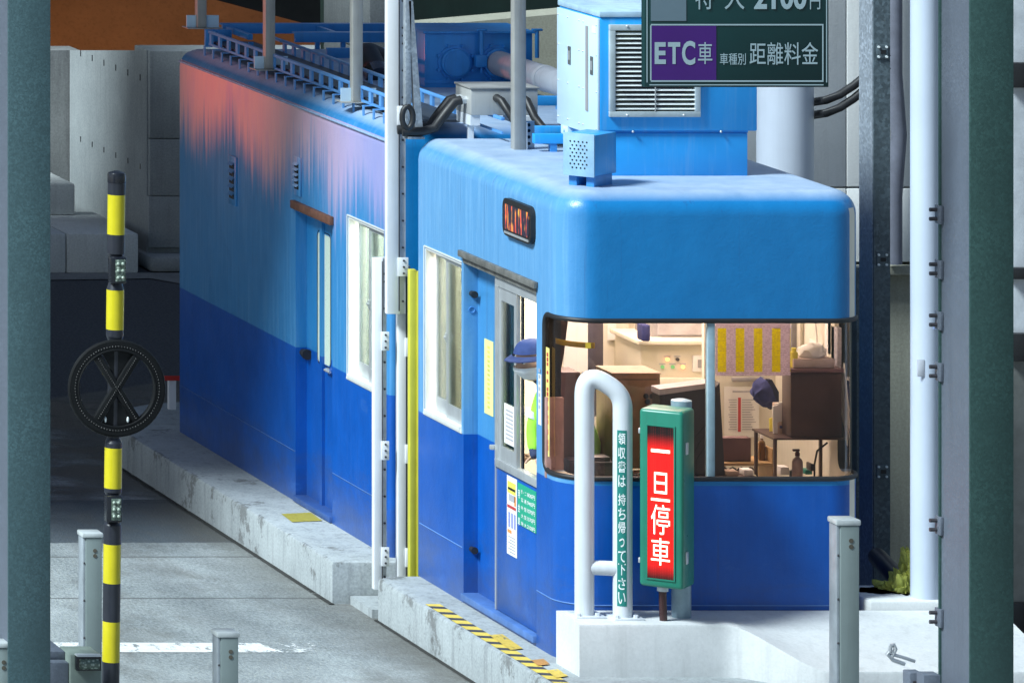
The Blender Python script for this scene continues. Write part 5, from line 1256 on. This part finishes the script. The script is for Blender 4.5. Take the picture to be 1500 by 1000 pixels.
# ------------------------------------------------------------------ big galvanised columns (foreground gantry)
def gantry_column(x0, x1, y0, dep, face, side, lab):
    t = thing('gantry_column', lab, 'column', ((x0 + x1) / 2, y0 + dep / 2, -.27), 'green galvanised gantry columns framing the view')
    b = MB(); b.box(x0, x1, y0, y0 + .018, -.27, 5.8, .003); b.build('front_flange', face, t)
    b = MB(); b.box(x0 + .012, x0 + .03, y0 + .019, y0 + dep, -.27, 5.8); b.build('side_web', side, t)
    b = MB(); b.box(x1 - .03, x1 - .006, y0 + .019, y0 + dep, -.27, 5.8); b.build('side_web', side, t)
    b = MB(); b.box(x0, x1, y0 + dep + .0005, y0 + dep + .018, -.27, 5.8, .003); b.build('back_flange', face, t)
    b = MB(); b.box(x0 - .1, x1 + .1, y0 - .1, y0 + dep + .1, -.27, -.24); b.build('base_plate', face, t)
    return t
gy0 = -3.0
gantry_column(Xp(12, gy0), Xp(74, gy0), gy0, .45, GREEN_G, GALV_L, 'grey-green galvanised steel column by the striped barrier pole')
gc = gantry_column(Xp(1421, gy0), Xp(1485, gy0), gy0, .41, GREEN_D, GALV_L, 'dark green galvanised steel column with pale side web by the white pipe')
for py in (315, 395, 545, 770, 905, 470):
    y_ = gy0 + .40; p = at(1371, py, y_); b = MB(); b.box(Xp(1421, gy0) - .006, Xp(1421, gy0) + .011, y_ - .02, y_ + .06, p.z - .05, p.z + .05, .003); bo = b.build('clip', GALV_L, gc)
    b = MB()
    for q in (-.025, .025): b.cyl((Xp(1421, gy0) - .006, y_ + .03, p.z + q), (Xp(1421, gy0) - .045, y_ + .03, p.z + q), .011, seg=8)
    b.build('bolt', DGREY, bo)
bm_ = MB(); bm_.box(-4.6, 2.0, gy0 + .05, gy0 + .35, 5.801, 6.05, .005); tag(bm_.build('gantry_beam', GREEN_D), 'green galvanised gantry beam over the lane', 'beam')
# hinge boxes at the foot of the dark column
hx = thing('latch_box', 'pair of small grey steel boxes with black latches beside the dark column', 'latch box', (.95, -3.1, -.27))
for (xa_, xb_, py) in ((1333, 1352, 985), (1353, 1378, 988)):
    b = MB(); Y = -2.75 if xa_ > 1340 else -2.6; b.box(Xp(xa_, Y), Xp(xb_, Y), Y, Y + .10, -.27, Zp(py, Y), .004); bo = b.build('box', GALV_L, hx)
    b = MB(); p = at((xa_ + xb_) / 2, py + 17, Y); b.cyl((p.x, Y, p.z), (p.x, Y - .03, p.z), .012, seg=8); b.cyl((p.x, Y, p.z - .04), (p.x, Y - .03, p.z - .04), .012, seg=8); b.box(p.x - .02, p.x + .02, Y - .006, Y - .0005, p.z - .06, p.z + .02); b.build('latch', DGREY, bo)
sh = MB(); pts = [at(1318 + (20 - 0) * (i / 10), 957 + 10 * math.sin(i / 10 * math.pi) * (1 if i else 1), -.95) for i in range(11)]
sh.tube([at(1325, 972, -.9), at(1308, 966, -.9), at(1300, 957, -.9), at(1304, 950, -.9), at(1309, 956, -.9), at(1306, 962, -.9)], .012, 8)
sh.tube([at(1305, 945, -.9), at(1303, 955, -.9), at(1308, 958, -.9), at(1312, 950, -.9), at(1309, 943, -.9), at(1305, 945, -.9)], .012, 8)
sh.tube([at(1308, 958, -.9), at(1322, 962, -.9), at(1340, 968, -.9)], .010, 8)
tag(sh.build('shackle', ALU), 'steel shackle and rod against the white crash block', 'shackle')
# background strip edge at frame border beyond the dark column
# white pipe
wp_ = thing('white_pipe', 'tall white round pipe standing between the booth and the dark column', 'pipe', (2.16, .1, .36))
b = MB(); Y = .12; b.cyl((Xp(1355, Y), Y, .355), (Xp(1355, Y), Y, 6.0), .082, seg=32); b.build('pipe', simple('pipe_white', (.50, .57, .68), .35, 0, .04, 2, .1, dirt=(.5, .55, .6)), wp_)
b = MB(); p = at(1339, 536, Y); b.box(p.x - .012, p.x + .03, Y - .079, Y - .074, p.z - .05, p.z + .05, .004); b.build('patch', simple('patch_grey', (.55, .58, .64), .5), wp_)
b = MB(); p = at(1365, 476, Y); b.box(p.x - .025, p.x + .025, Y - .087, Y - .082, p.z - .012, p.z + .012); b.build('tag', simple('tag_blue', (.25, .33, .55), .5), wp_)
# steel column behind
SYY = 1.5; sc_ = thing('steel_column', 'galvanised steel column with bolted plates behind the booth corner', 'column', (2.42, SYY, -.27))
xa, xb = Xp(1280, SYY), Xp(1304, SYY)
b = MB(); b.box(xa, xb, SYY, SYY + .012, -.27, 6.2); b.build('front_face', GALV_D, sc_)
b = MB(); b.box(xa - .004, xa + .012, SYY + .0125, SYY + .22, -.27, 6.2); b.build('side_face', GALV, sc_)
b = MB(); b.box(xb - .012, xb, SYY + .0125, SYY + .22, -.27, 6.2); b.build('back_face', GALV_D, sc_)
for py in (76, 380, 690):
    p = at(1292, py, SYY); b = MB(); b.box(p.x - .035, p.x + .035, SYY - .008, SYY - .0005, p.z - .045, p.z + .045, .002); bo = b.build('plate', GALV_D, sc_)
    b = MB()
    for sx in (-.024, .024):
        for sz in (-.03, .03): b.cyl((p.x + sx, SYY - .008, p.z + sz), (p.x + sx, SYY - .016, p.z + sz), .008, seg=6)
    b.build('bolt', LETTER, bo); b = MB(); b.box(p.x - .012, p.x + .02, SYY - .012, SYY - .0085, p.z - .012, p.z + .012); b.build('hook', BLACK, bo)
# white duct column
b = MB(); Y = 2.9; b.cyl((Xp(1150, Y), Y, -.27), (Xp(1150, Y), Y, 6.2), .172, seg=36); tag(b.build('round_column', simple('column_white', (.60, .66, .74), .4, 0, .05, 2, .15, dirt=(.4, .43, .47))), 'thick pale round column behind the air conditioner', 'column')
# cables
for k, (a0, lab) in enumerate(((0, 'upper of two thick black cables sagging from the round column'), (19, 'lower of two thick black cables sagging from the round column'))):
    Y = 2.75; b = MB(); b.tube([at(1165, 153 + a0, Y + .55), at(1190, 150 + a0, Y + .25), at(1210, 147 + a0, Y), at(1230, 139 + a0, Y), at(1250, 126 + a0, Y), at(1272, 108 + a0, Y), at(1300, 78 + a0, Y)], .026, 12)
    tag(b.build('cable', BLACK), lab, 'cable', 'thick black cables by the round column')
# net bag
def bag():
    Y = .22; t = thing('net_bundle', 'crumpled yellow-green netting with a red printed bag on the white ledge', 'netting', (2.02, Y, .36))
    def lump(cx, cz, rx, rz, ry, seed, mat, nm, amp=.32):
        b = MB(); bm = bmesh.new(); bmesh.ops.create_icosphere(bm, subdivisions=5, radius=1)
        for v in bm.verts:
            n0 = v.co.copy(); q = n0 * 1.7 + Vector((seed, 0, 0)); f = 1 + amp * noise.noise(q) + amp * .9 * abs(noise.noise(q * 2.3)) - amp * .35 + amp * .3 * noise.noise(q * 6)
            v.co = Vector((cx + n0.x * rx * f, Y + .1 + n0.y * ry * f, max(.362, cz + n0.z * rz * f)))
        b.from_bm(bm, 0, True); b.build(nm, mat, t)
    lump(Xp(1322, .3), Zp(878, .3), .125, .165, .12, 3.1, NETY, 'net', .5)
    lump(Xp(1340, .3), Zp(842, .3), .075, .19, .1, 9.7, NETY, 'net', .5)
    lump(Xp(1285, .3), Zp(896, .3), .11, .075, .1, 5.5, RED_BAG, 'bag', .3)
m_, nt_g, out_g = new_mat('red_print_bag'); cc = ramp(nt_g, tex(nt_g, 60.0, (1, 1, 1), 3), [(.45, (.42, .06, .03)), (.52, (.48, .42, .28))]); bsdf(nt_g, out_g, cc, .5); RED_BAG = m_
bag()
b = MB(); Y = .9; b.tube([at(1285, 815, Y + .3), at(1300, 830, Y), at(1318, 850, Y - .2), at(1335, 862, Y - .3)], .055, 14); tag(b.build('drain_hose', simple('dark_hose', (.02, .02, .03), .4)), 'thick dark hose slanting down behind the yellow netting', 'hose')
b = MB(); Y = .55; b.prism([at(1254, 885, Y), at(1270, 888, Y), at(1268, 905, Y), at(1254, 870, Y)], (0, .3, 0)); 

# ------------------------------------------------------------------ background walls
WYR = 4.2
rw = thing('concrete_wall', 'pale board-marked concrete panel wall behind the round column', 'wall', (5.5, WYR, -.27))
seams = [Zp(275, WYR)]
zl = Zp(388, WYR)
def panel(x0, x1, z0, z1, mat, nm='panel'):
    b = MB(); b.box(x0, x1, WYR, WYR + .3, z0, z1, .006); return b.build(nm, mat, rw)
xs = [Xp(880, WYR), Xp(1240, WYR), Xp(1340, WYR), Xp(1480, WYR), Xp(1700, WYR)]
for i in range(4):
    panel(xs[i] + .003, xs[i + 1] - .003, seams[0] + .006, 7.0, CONC_P)
    panel(xs[i] + .003, xs[i + 1] - .003, zl + .02, seams[0] - .006, CONC_P)
b = MB(); b.box(xs[0], xs[-1], WYR - .05, WYR + .3, zl - .06, zl, .006); b.build('ledge', CONC_B, rw)
b = MB(); b.box(xs[0], xs[-1], WYR + .32, WYR + .5, -.27, 7.0); b.build('backing', CONC_D, rw)
b = MB(); b.box(xs[0], xs[-1], WYR + .05, WYR + .3, -.27, zl - .062); b.build('lower_wall', CONC_B, rw)
b = MB(); xz = Xp(1319, WYR - .2); b.tube([(xz, WYR - .10, 6.5), (xz, WYR - .10, 3.0), (xz + .03, WYR - .1, 2.6), (xz, WYR - .1, 2.2), (xz, WYR - .1, zl + .02)], .05, 14); tag(b.build('down_pipe', simple('pipe_dark_grey', (.14, .15, .19), .6)), 'dark grey downpipe on the concrete panel wall', 'pipe')  # tube in one even dark grey
dk = MB(); dk.box(Xp(1255, 3.0), Xp(1303, 3.0), 3.0, 3.1, -.27, Zp(392, 3.0)); tag(dk.build('dark_door', GALV_D), 'dark steel cabinet door standing low against the concrete wall', 'cabinet')
# far right band pieces seen past the dark column
for (py0, py1, mm) in ((92, 128, BLACK), (392, 408, BLACK), (488, 528, BLACK), (884, 898, BLACK)):
    pass
fr = thing('side_fence', 'pale panels on black rails past the dark green column', 'fence', (2.6, 1.0, -.27))
Y = .6
for py0, py1 in ((92, 128), (392, 408), (488, 528), (882, 925)):
    b = MB(); b.box(Xp(1478, Y), Xp(1640, Y), Y - .03, Y + .03, Zp(py1, Y), Zp(py0, Y), .003); b.build('rail', BLACK, fr)
b = MB(); b.box(Xp(1478, Y), Xp(1640, Y), Y + .04, Y + .06, Zp(500, Y), 4.4); b.build('panel', simple('pale_panel', (.62, .66, .70), .6), fr)
b = MB(); b.box(Xp(1478, Y), Xp(1640, Y), Y + .04, Y + .06, Zp(890, Y), Zp(500, Y) - .001); b.build('panel', simple('grey_panel', (.20, .21, .20), .5, .2), fr)
b = MB(); b.box(Xp(1498, Y), Xp(1503, Y), Y - .06, Y - .031, -.27, 4.4); b.build('post', BLACK, fr)
b = MB(); b.box(Xp(1470, Y), Xp(1640, Y), Y - .1, Y + .3, -.27, Zp(925, Y)); b.build('plinth', CONC_W, fr)

# middle wall and hoarding
MY = 13.0; b = MB(); b.prism([(Xp(560, MY), MY, -.27), (Xp(1000, MY), MY, -.27), (Xp(1000, MY), MY, Zp(5, MY)), (Xp(612, MY), MY, Zp(39, MY)), (Xp(560, MY), MY, Zp(43, MY))], (0, .4, 0)); tag(b.build('parapet_wall', CONC_B), 'low olive-beige concrete parapet behind the flanged duct box', 'wall')
b = MB(); Y = 14.5; b.box(Xp(480, Y), Xp(1000, Y), Y, Y + .2, -.27, 4.5); tag(b.build('hoarding', DARKW), 'very dark green hoarding above the beige parapet', 'hoarding')
# concrete pier
PY = 10.5; pr_t = thing('concrete_pier', 'square concrete pier rising behind the cable tray', 'pier', (Xp(570, PY), PY, -.27))
b = MB(); xa, xb = Xp(541, PY), Xp(606, PY); b.box(xa, xb, PY, PY + 1.15, -.27, Zp(76, PY) - .006, .015); b.build('block', CONC_S, pr_t)
b = MB(); b.box(xa, xb, PY, PY + 1.15, Zp(76, PY), 5.0, .015); b.build('block', CONC_S, pr_t)
b = MB(); b.box(xa + .02, xb - .02, PY + .02, PY + 1.1, Zp(76, PY) - .0055, Zp(76, PY) - .0005); b.build('joint', CONC_D, pr_t)
# retaining wall on the far side of the lane
LW = 18.2
lw = thing('retaining_wall', 'grey concrete retaining wall with drip stains beyond the asphalt', 'wall', (3.0, LW, -.27))
xw = Xp(215, LW); ztop_ = Zp(74, LW)
b = MB(); b.prism([(xw, LW, -.27), (xw, LW + 2.6, -.27), (xw, LW + 2.6, Zp(74, LW + 2.6)), (xw, LW, ztop_)], (.5, 0, 0)); b.build('side_face', CONC_S, lw)
zs = [-.05, Zp(286, LW), Zp(202, LW), ztop_]
b = MB(); b.box(xw + .002, xw + 3.5, LW - .05, LW + .45, Zp(362, LW), Zp(286, LW) - .004, .01); b.build('panel', CONC_S, lw)
b = MB(); b.box(xw + .012, xw + 3.5, LW - .05, LW + .45, Zp(286, LW), Zp(202, LW) - .006, .01); b.build('panel', CONC_S, lw)
b = MB(); b.box(xw + .012, xw + 3.5, LW - .05, LW + .45, Zp(202, LW), ztop_, .01); b.build('panel', CONC_S, lw)
b = MB(); b.box(xw - .04, xw + .40, LW - .25, LW + .3, -.27, Zp(370, LW), .04); b.box(xw + .41, xw + 3.5, LW - .15, LW + .3, -.27, Zp(365, LW), .02); b.build('footing', CONC_S, lw)
b = MB()
for k in range(6):
    yy = LW + .2 + k * .4; b.box(xw - .006, xw - .0005, yy, yy + .012, Zp(122, LW), Zp(113, LW)); b.box(xw - .006, xw - .0005, yy, yy + .012, Zp(252, LW), Zp(244, LW))
b.build('tie_hole', BLACKG, lw)
# dark return wall
b = MB(); b.box(-3, xw + .1, LW + 2.62, LW + 3.0, -.27, Zp(74, LW + 2.62)); tag(b.build('return_wall', CONC_D), 'dark return wall in shade behind the stacked concrete steps', 'wall')
# stacked blocks
def block(px0, px1, Y0, Y1, zt, z0, lab, split=None):
    t = thing('concrete_step', lab, 'step', ((Xp(px0, Y0) + Xp(px1, Y0)) / 2, Y0, z0), 'concrete steps below the retaining wall')
    xa, xb = Xp(px0, Y0), Xp(px1, Y0)
    if split: 
        xm = Xp(split, Y0); b = MB(); b.box(xa, xm - .006, Y0, Y1, z0, zt, .02); b.build('block', CONC_L, t); b = MB(); b.box(xm, xb, Y0, Y1, z0, zt, .02); b.build('block', CONC_L, t)
    else: b = MB(); b.box(xa, xb, Y0, Y1, z0, zt, .02); b.build('block', CONC_L, t)
CONC_L = concrete('light_step_concrete', (.60, .64, .62), (.76, .79, .77), .3, (.2, .2, .2))
block(-40, 203, 17.9, 19.35, Zp(342, 17.9), -.27, 'lower wide concrete step with a crack, at the asphalt edge', 98)
block(-40, 110, 19.1, 20.7, Zp(269, 19.1), Zp(342, 17.9) + .001, 'upper short concrete step against the dark return wall')
b = MB(); b.add([(-3, 17.0 , -.262), (Xp(205, 17.9), 17.55, -.262), (Xp(260, 17.4), 17.2, -.262), (Xp(262, 18), 17.9, -.262), (-3, 17.9, -.262)], [[0, 1, 2, 3, 4]]); struct(b.build('gutter_strip', CONC_D))
# sodium-lit slope and dark bridge mass
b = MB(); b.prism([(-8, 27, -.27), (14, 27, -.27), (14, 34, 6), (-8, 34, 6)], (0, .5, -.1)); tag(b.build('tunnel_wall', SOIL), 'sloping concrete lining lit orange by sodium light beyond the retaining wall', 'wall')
b = MB(); Y = 22.5; b.prism([at(292, -6, Y), at(345, 8, Y), at(420, 28, Y), at(490, 46, Y), at(540, 60, Y), at(700, 60, Y), at(700, -60, Y), at(240, -60, Y)], (0, 1.0, 0)); tag(b.build('bridge_edge', DARKB), 'black underside of an overpass against the orange lining', 'overpass')
# little barrier behind the island
lb = thing('red_barrier', 'small white post with red bar at the far end of the island', 'barrier', (Xp(254, 9.0), 9.0, 0))
b = MB(); Y = 9.0; b.box(Xp(248, Y), Xp(258, Y), Y, Y + .05, 0, Zp(557, Y)); b.build('post', WHITE, lb)
b = MB(); b.box(Xp(238, Y), Xp(275, Y), Y - .01, Y - .001, Zp(557, Y), Zp(550, Y)); b.build('bar', simple('red_bar_paint', (.5, .04, .03), .4), lb)

# ------------------------------------------------------------------ sensor bollards
def make_bollard(x, y, z0, h, w=.112):
    t = thing('sensor_bollard', '', 'bollard', (x, y, z0), 'grey aluminium sensor bollards along the lanes')
    b = MB(); b.box(x - w * .36, x + w / 2, y - w * .5, y + w * .5, z0, z0 + h - .03, .006); b.build('post', BOLL, t)
    b = MB(); b.box(x - w / 2, x - w * .361, y - w * .42, y + w * .46, z0, z0 + h - .03, .003); b.build('side_cover', simple('bollard_side', (.32, .36, .39), .4, .2) if 'bollard_side' not in bpy.data.materials else bpy.data.materials['bollard_side'], t)
    b = MB(); b.box(x - w * .56, x + w * .56, y - w * .56, y + w * .56, z0 + h - .0295, z0 + h, .008); b.build('cap', simple('bollard_cap', (.52, .56, .56), .35, .1) if 'bollard_cap' not in bpy.data.materials else bpy.data.materials['bollard_cap'], t)
    b = MB()
    for q in (.105, .135): b.cyl((x + w * .12, y - w * .5, z0 + h - q), (x + w * .12, y - w * .5 - .003, z0 + h - q), .0115, seg=14)
    b.build('lens', simple('lens_brown', (.10, .09, .07), .2) if 'lens_brown' not in bpy.data.materials else bpy.data.materials['lens_brown'], t)
    b = MB()
    for i in range(4):
        b.sphere((x - w * .43, y - w * .42 - .001, z0 + h - .18 - i * .22), .006, 0, 8); b.sphere((x + w / 2, y - w * .3, z0 + h - .18 - i * .22), .006, 0, 8)
    b.build('screw', DGREY, t)
    return t
bol = make_bollard(Xp(132, .3), .3, -.27, .985); bol['label'] = 'grey sensor bollard standing behind the striped barrier pole'
spots = [(Xp(330, -2.62), -2.62, -.27, 'low-cropped grey sensor bollard alone in front of the stop line', 1), (Xp(-2, -2.9), -2.9, -.27, 'grey sensor bollard half hidden beside the grey-green column', 1), (Xp(1236.5, -1.4), -1.4, 0.0, 'grey sensor bollard in front of the white crash block', 1.12)]
for x, y, z, lab, s in spots:
    c = copy_tree(bol); c.location = (x, y, z); c['label'] = lab; c.scale = (s, s, s)

# ------------------------------------------------------------------ striped barrier pole with wheel
BY = -2.0
bp = thing('barrier_pole', 'yellow and black striped barrier pole raised upright with a black spoked wheel', 'barrier pole', (Xp(161, BY), BY, -.27))
def pole_pt(py): 
    px = 171 + (162 - 171) * (py - 250) / 750.0
    return at(px, py, BY)
R0 = .0475
def seg_(nm, pa, pb, mat, ra=R0, rb=None):
    b = MB(); b.cyl(pole_pt(pa), pole_pt(pb), ra, rb, 24); return b.build(nm, mat, bp)
b = MB(); p = pole_pt(262); b.lathe([(R0 * 1.03, -.02), (R0 * 1.03, .025), (R0 * .95, .034), (R0 * .3, .045), (.004, .046)], p, 24); b.build('end_cap', BLACKG, bp)
seg_('stripe', 266, 285, STRIPE_K); seg_('stripe', 285, 343, YEL); seg_('stripe', 343, 371, STRIPE_K); seg_('neck', 371, 376, STRIPE_K, R0, R0 * .72)
seg_('neck', 376, 412, STRIPE_K, R0 * .6); seg_('neck', 412, 424, STRIPE_K, R0 * .72, R0); seg_('stripe', 424, 482, YEL); seg_('stripe', 482, 492, STRIPE_K); seg_('neck', 492, 500, STRIPE_K, R0, R0 * .72)
seg_('neck', 500, 640, STRIPE_K, R0 * .75); seg_('neck', 640, 648, STRIPE_K, R0 * .72, R0); seg_('stripe', 648, 655, STRIPE_K); seg_('stripe', 655, 714, YEL); seg_('stripe', 714, 720, STRIPE_K); seg_('neck', 720, 726, STRIPE_K, R0, R0 * .7)
seg_('neck', 726, 764, STRIPE_K, R0 * .6); seg_('neck', 764, 768, STRIPE_K, R0 * .8, R0); seg_('stripe', 768, 796, STRIPE_K); seg_('stripe', 796, 853, YEL); seg_('stripe', 853, 909, STRIPE_K); seg_('stripe', 909, 968, YEL); seg_('stripe', 968, 1150, STRIPE_K)
m_, ntl, ol = new_mat('led_module_lens'); v_ = N(ntl, 'ShaderNodeTexVoronoi', Scale=55.0); L(ntl, coords(ntl), v_.inputs['Vector']); bsdf(ntl, ol, ramp(ntl, v_.outputs['Distance'], [(.1, (.50, .58, .50)), (.5, (.10, .14, .11))]), .15); LENS = m_
def led_mod(py, px):
    p = at(px, py, BY - .05); b = MB(); b.box(p.x - .045, p.x + .040, BY - .085, BY - .02, p.z - .072, p.z + .072, .006); bo = b.build('lamp_module', BLACKG, bp)
    b = MB(); b.box(p.x - .02, p.x + .034, BY - .089, BY - .0852, p.z - .06, p.z + .06, .002); b.build('lens', LENS, bo)
    b = MB()
    for i in range(3):
        for j in range(2): b.sphere((p.x - .006 + j * .026, BY - .089, p.z - .038 + i * .038), .009, 0, 10)
    b.build('led', simple('led_bead', (.42, .50, .42), .1) if 'led_bead' not in bpy.data.materials else bpy.data.materials['led_bead'], bo)
led_mod(395, 172); led_mod(744, 166)
# wheel
wc = at(170, 568, BY - .03); RW = 69.5 * (D0 + BY) / FPX
wh = MB()
def ring(r0, r1, y0, y1, seg=64):
    vs = []
    for k in range(seg):
        a = 2 * math.pi * k / seg; c_, s_ = math.cos(a), math.sin(a)
        vs += [wc + Vector((r0 * c_, y0, r0 * s_)), wc + Vector((r1 * c_, y0, r1 * s_)), wc + Vector((r1 * c_, y1, r1 * s_)), wc + Vector((r0 * c_, y1, r0 * s_))]
    fs = []
    for k in range(seg):
        a, b_ = 4 * k, 4 * ((k + 1) % seg)
        for q in range(4): fs.append([a + q, b_ + q, b_ + (q + 1) % 4, a + (q + 1) % 4])
    wh.add(vs, fs, 0, True)
ring(RW * .80, RW * .98, -.025, .025); 
wh.tube([wc + Vector((RW * .985 * math.cos(a), -.012, RW * .985 * math.sin(a))) for a in [R(k * 7.5) for k in range(48)]], .012, 8, closed=True)
wh.tube([wc + Vector((RW * .81 * math.cos(a), -.022, RW * .81 * math.sin(a))) for a in [R(k * 7.5) for k in range(48)]], .006, 8, closed=True)
WHEEL = simple('wheel_black', (.007, .008, .009), .6, 0, .2, 12, spec=.25)
who = wh.build('wheel', WHEEL, bp)
for ang in (58, 122):
    a = R(ang); d_ = Vector((math.cos(a), 0, math.sin(a))); Mm = Matrix((d_, Vector((0, 1, 0)), d_.cross(Vector((0, 1, 0))))).transposed().to_4x4(); Mm.translation = wc + Vector((0, -.006 if ang < 90 else -.0045, 0)); b = MB(); b.obox(Mm, RW * 1.66, .036, .046, .004); b.build('spoke', WHEEL, who)
for s in (1, -1):   # filled wedges above and below the crossing
    pts = [wc + Vector((0, -.004, s * RW * .20))] + [wc + Vector((RW * .80 * math.cos(R(a)), -.004, s * RW * .80 * math.sin(R(a)))) for a in range(64, 118, 6)]
    b = MB(); b.prism(pts, (0, .012, 0)); b.build('web_plate', WHEEL, who)
b = MB()
for k in range(90):
    a = R(k * 4); q = wc + Vector((RW * .885 * math.cos(a), -.026, RW * .885 * math.sin(a))); b.sphere(q, .0042, 0, 6)
for ang in (58, 122):
    for k in range(-15, 16): q = wc + Vector((RW * .76 * k / 15.5 * math.cos(R(ang)), -.0255, RW * .76 * k / 15.5 * math.sin(R(ang)))); b.sphere(q, .004, 0, 6)
b.build('led_bead', simple('bead_grey', (.03, .03, .03), .3), who)
for sx in (-1, 1): 
    b = MB(); q = wc + Vector((sx * .062, -.012, -RW * .66)); b.sphere(q, .014, 0, 10, (.5, .5, 1.2)); b.build('rivet', LETTER, who)
# barrier machine
Y = -2.35; bmn = thing('barrier_machine', 'grey-green barrier machine with a small lamp at the foot of the striped pole', 'barrier machine', (Xp(110, Y), Y, -.27))
b = MB(); b.box(Xp(104, Y), Xp(149, Y), Y + .01, Y + .25, -.27, Zp(959, Y), .006); b.build('column', simple('olive_grey_paint', (.20, .25, .22), .45), bmn)
b = MB(); b.box(Xp(30, Y), Xp(104, Y) - .001, Y + .04, Y + .5, -.27, Zp(972, Y), .006); b.build('housing', GALV_L, bmn)
b = MB(); b.box(Xp(30, Y), Xp(104, Y) - .001, Y + .12, Y + .5, Zp(972, Y) + .0005, Zp(960, Y), .004); b.build('housing_lid', GALV_L, bmn)
b = MB(); b.box(Xp(110, Y), Xp(146, Y), Y - .035, Y + .009, Zp(980, Y), Zp(959, Y), .003); lmm = b.build('lamp', BLACKG, bmn)
b = MB(); b.cyl((Xp(114, Y), Y - .03, Zp(970, Y)), (Xp(142, Y), Y - .03, Zp(970, Y)), .03, seg=16); b.build('lens', LENS, lmm)
b = MB(); b.box(Xp(110, Y), Xp(146, Y), Y - .045, Y + .009, Zp(959, Y) + .0005, Zp(957, Y)); b.build('visor', LETTER, lmm)

# ------------------------------------------------------------------ unseen canopy slab, placed and sized to keep the back in shade
cn = MB(); cn.box(-10.5, -1.2, 3.4, 17.7, 6.28, 6.6); [cn.box(-1.8, xe, yb_ - .07, yb_ + .07, 6.285 if yb_ < 3 else 6.601, 6.62 if yb_ < 3 else 6.7) for xe, yb_ in ((.5, 2.1), (.16, 4.25), (.16, 6.2), (.16, 7.87))]; cn.box(-1.8, -1.5, 2.0, 3.399, 6.3, 6.5); tag(cn.build('shade_canopy', CONC_D), 'unseen concrete canopy deck sized to shade the rear lane', 'canopy')

dk_ = MB(); dk_.box(-16, 24, 19.8, 46, 6.9, 7.6); tag(dk_.build('shade_deck', DARKB), 'unseen dark deck added to shade the orange sodium-lit lining', 'overpass')  # unseen slab added to keep sun and sky off the lining

# ------------------------------------------------------------------ light
SUN = Vector((-.65, -.25, .72)).normalized()
elev = math.asin(SUN.z); az = math.atan2(SUN.x, SUN.y)
w = bpy.data.worlds.new('World'); scene.world = w; w.use_nodes = True; nt = w.node_tree
bg = nt.nodes['Background']; sky = nt.nodes.new('ShaderNodeTexSky'); sky.sky_type = 'NISHITA'; sky.sun_disc = False
sky.sun_elevation = elev; sky.sun_rotation = az; nt.links.new(sky.outputs[0], bg.inputs['Color']); bg.inputs['Strength'].default_value = .056
def light(name, typ, loc, energy, col, rot=None, target=None, **kw):
    l = bpy.data.lights.new(name, typ); l.energy = energy; l.color = col
    for k, v in kw.items(): setattr(l, k, v)
    o = bpy.data.objects.new(name, l); COL.objects.link(o); o.location = loc
    if target is not None: o.rotation_euler = (Vector(target) - Vector(loc)).to_track_quat('-Z', 'Y').to_euler()
    return o
s = light('sun', 'SUN', SUN * 30, 3.8, (.84, .96, 1.0), angle=R(14)); s.rotation_euler = SUN.to_track_quat('Z', 'Y').to_euler()
light('booth_ceiling_light', 'AREA', (.72, 1.6, 2.57), 34, (1.0, .90, .74), target=(.72, 1.6, 0), shape='RECTANGLE', size=.7, size_y=1.6)
light('cabin_ceiling_light', 'AREA', (.85, 4.1, 2.57), 75, (.90, 1.0, .93), target=(.85, 4.1, 0), shape='RECTANGLE', size=.7, size_y=1.2)
light('sodium_lamp', 'SPOT', (3.2, 22.0, 3.6), 540, (1.0, .31, .006), target=(3.8, 30.0, 1.2), spot_size=R(120), spot_blend=.8, shadow_soft_size=.3)
light('red_signal_lamp', 'SPOT', (-9.0, 11.5, 2.6), 1500, (1.0, .18, .09), target=(0, 6.9, 3.1), spot_size=R(17), spot_blend=1.0, shadow_soft_size=.12)

# ------------------------------------------------------------------ camera
cam = bpy.data.cameras.new('camera'); co = bpy.data.objects.new('camera', cam); COL.objects.link(co)
co.location = (CX, -D0, CZ); co.rotation_euler = (R(90), 0, 0)
cam.sensor_fit = 'HORIZONTAL'; cam.sensor_width = 36; cam.lens = FPX / 1500 * 36
cam.shift_x = (750 - VX) / 1500; cam.shift_y = -(500 - VY) / 1500
cam.clip_start = .5; cam.clip_end = 500
scene.camera = co
scene.view_settings.view_transform = 'Standard'; scene.view_settings.look = 'None'; scene.view_settings.exposure = 0.75; scene.view_settings.gamma = 1
scene.cycles.max_bounces = 8; scene.cycles.transparent_max_bounces = 16
scene.cycles.use_denoising = True
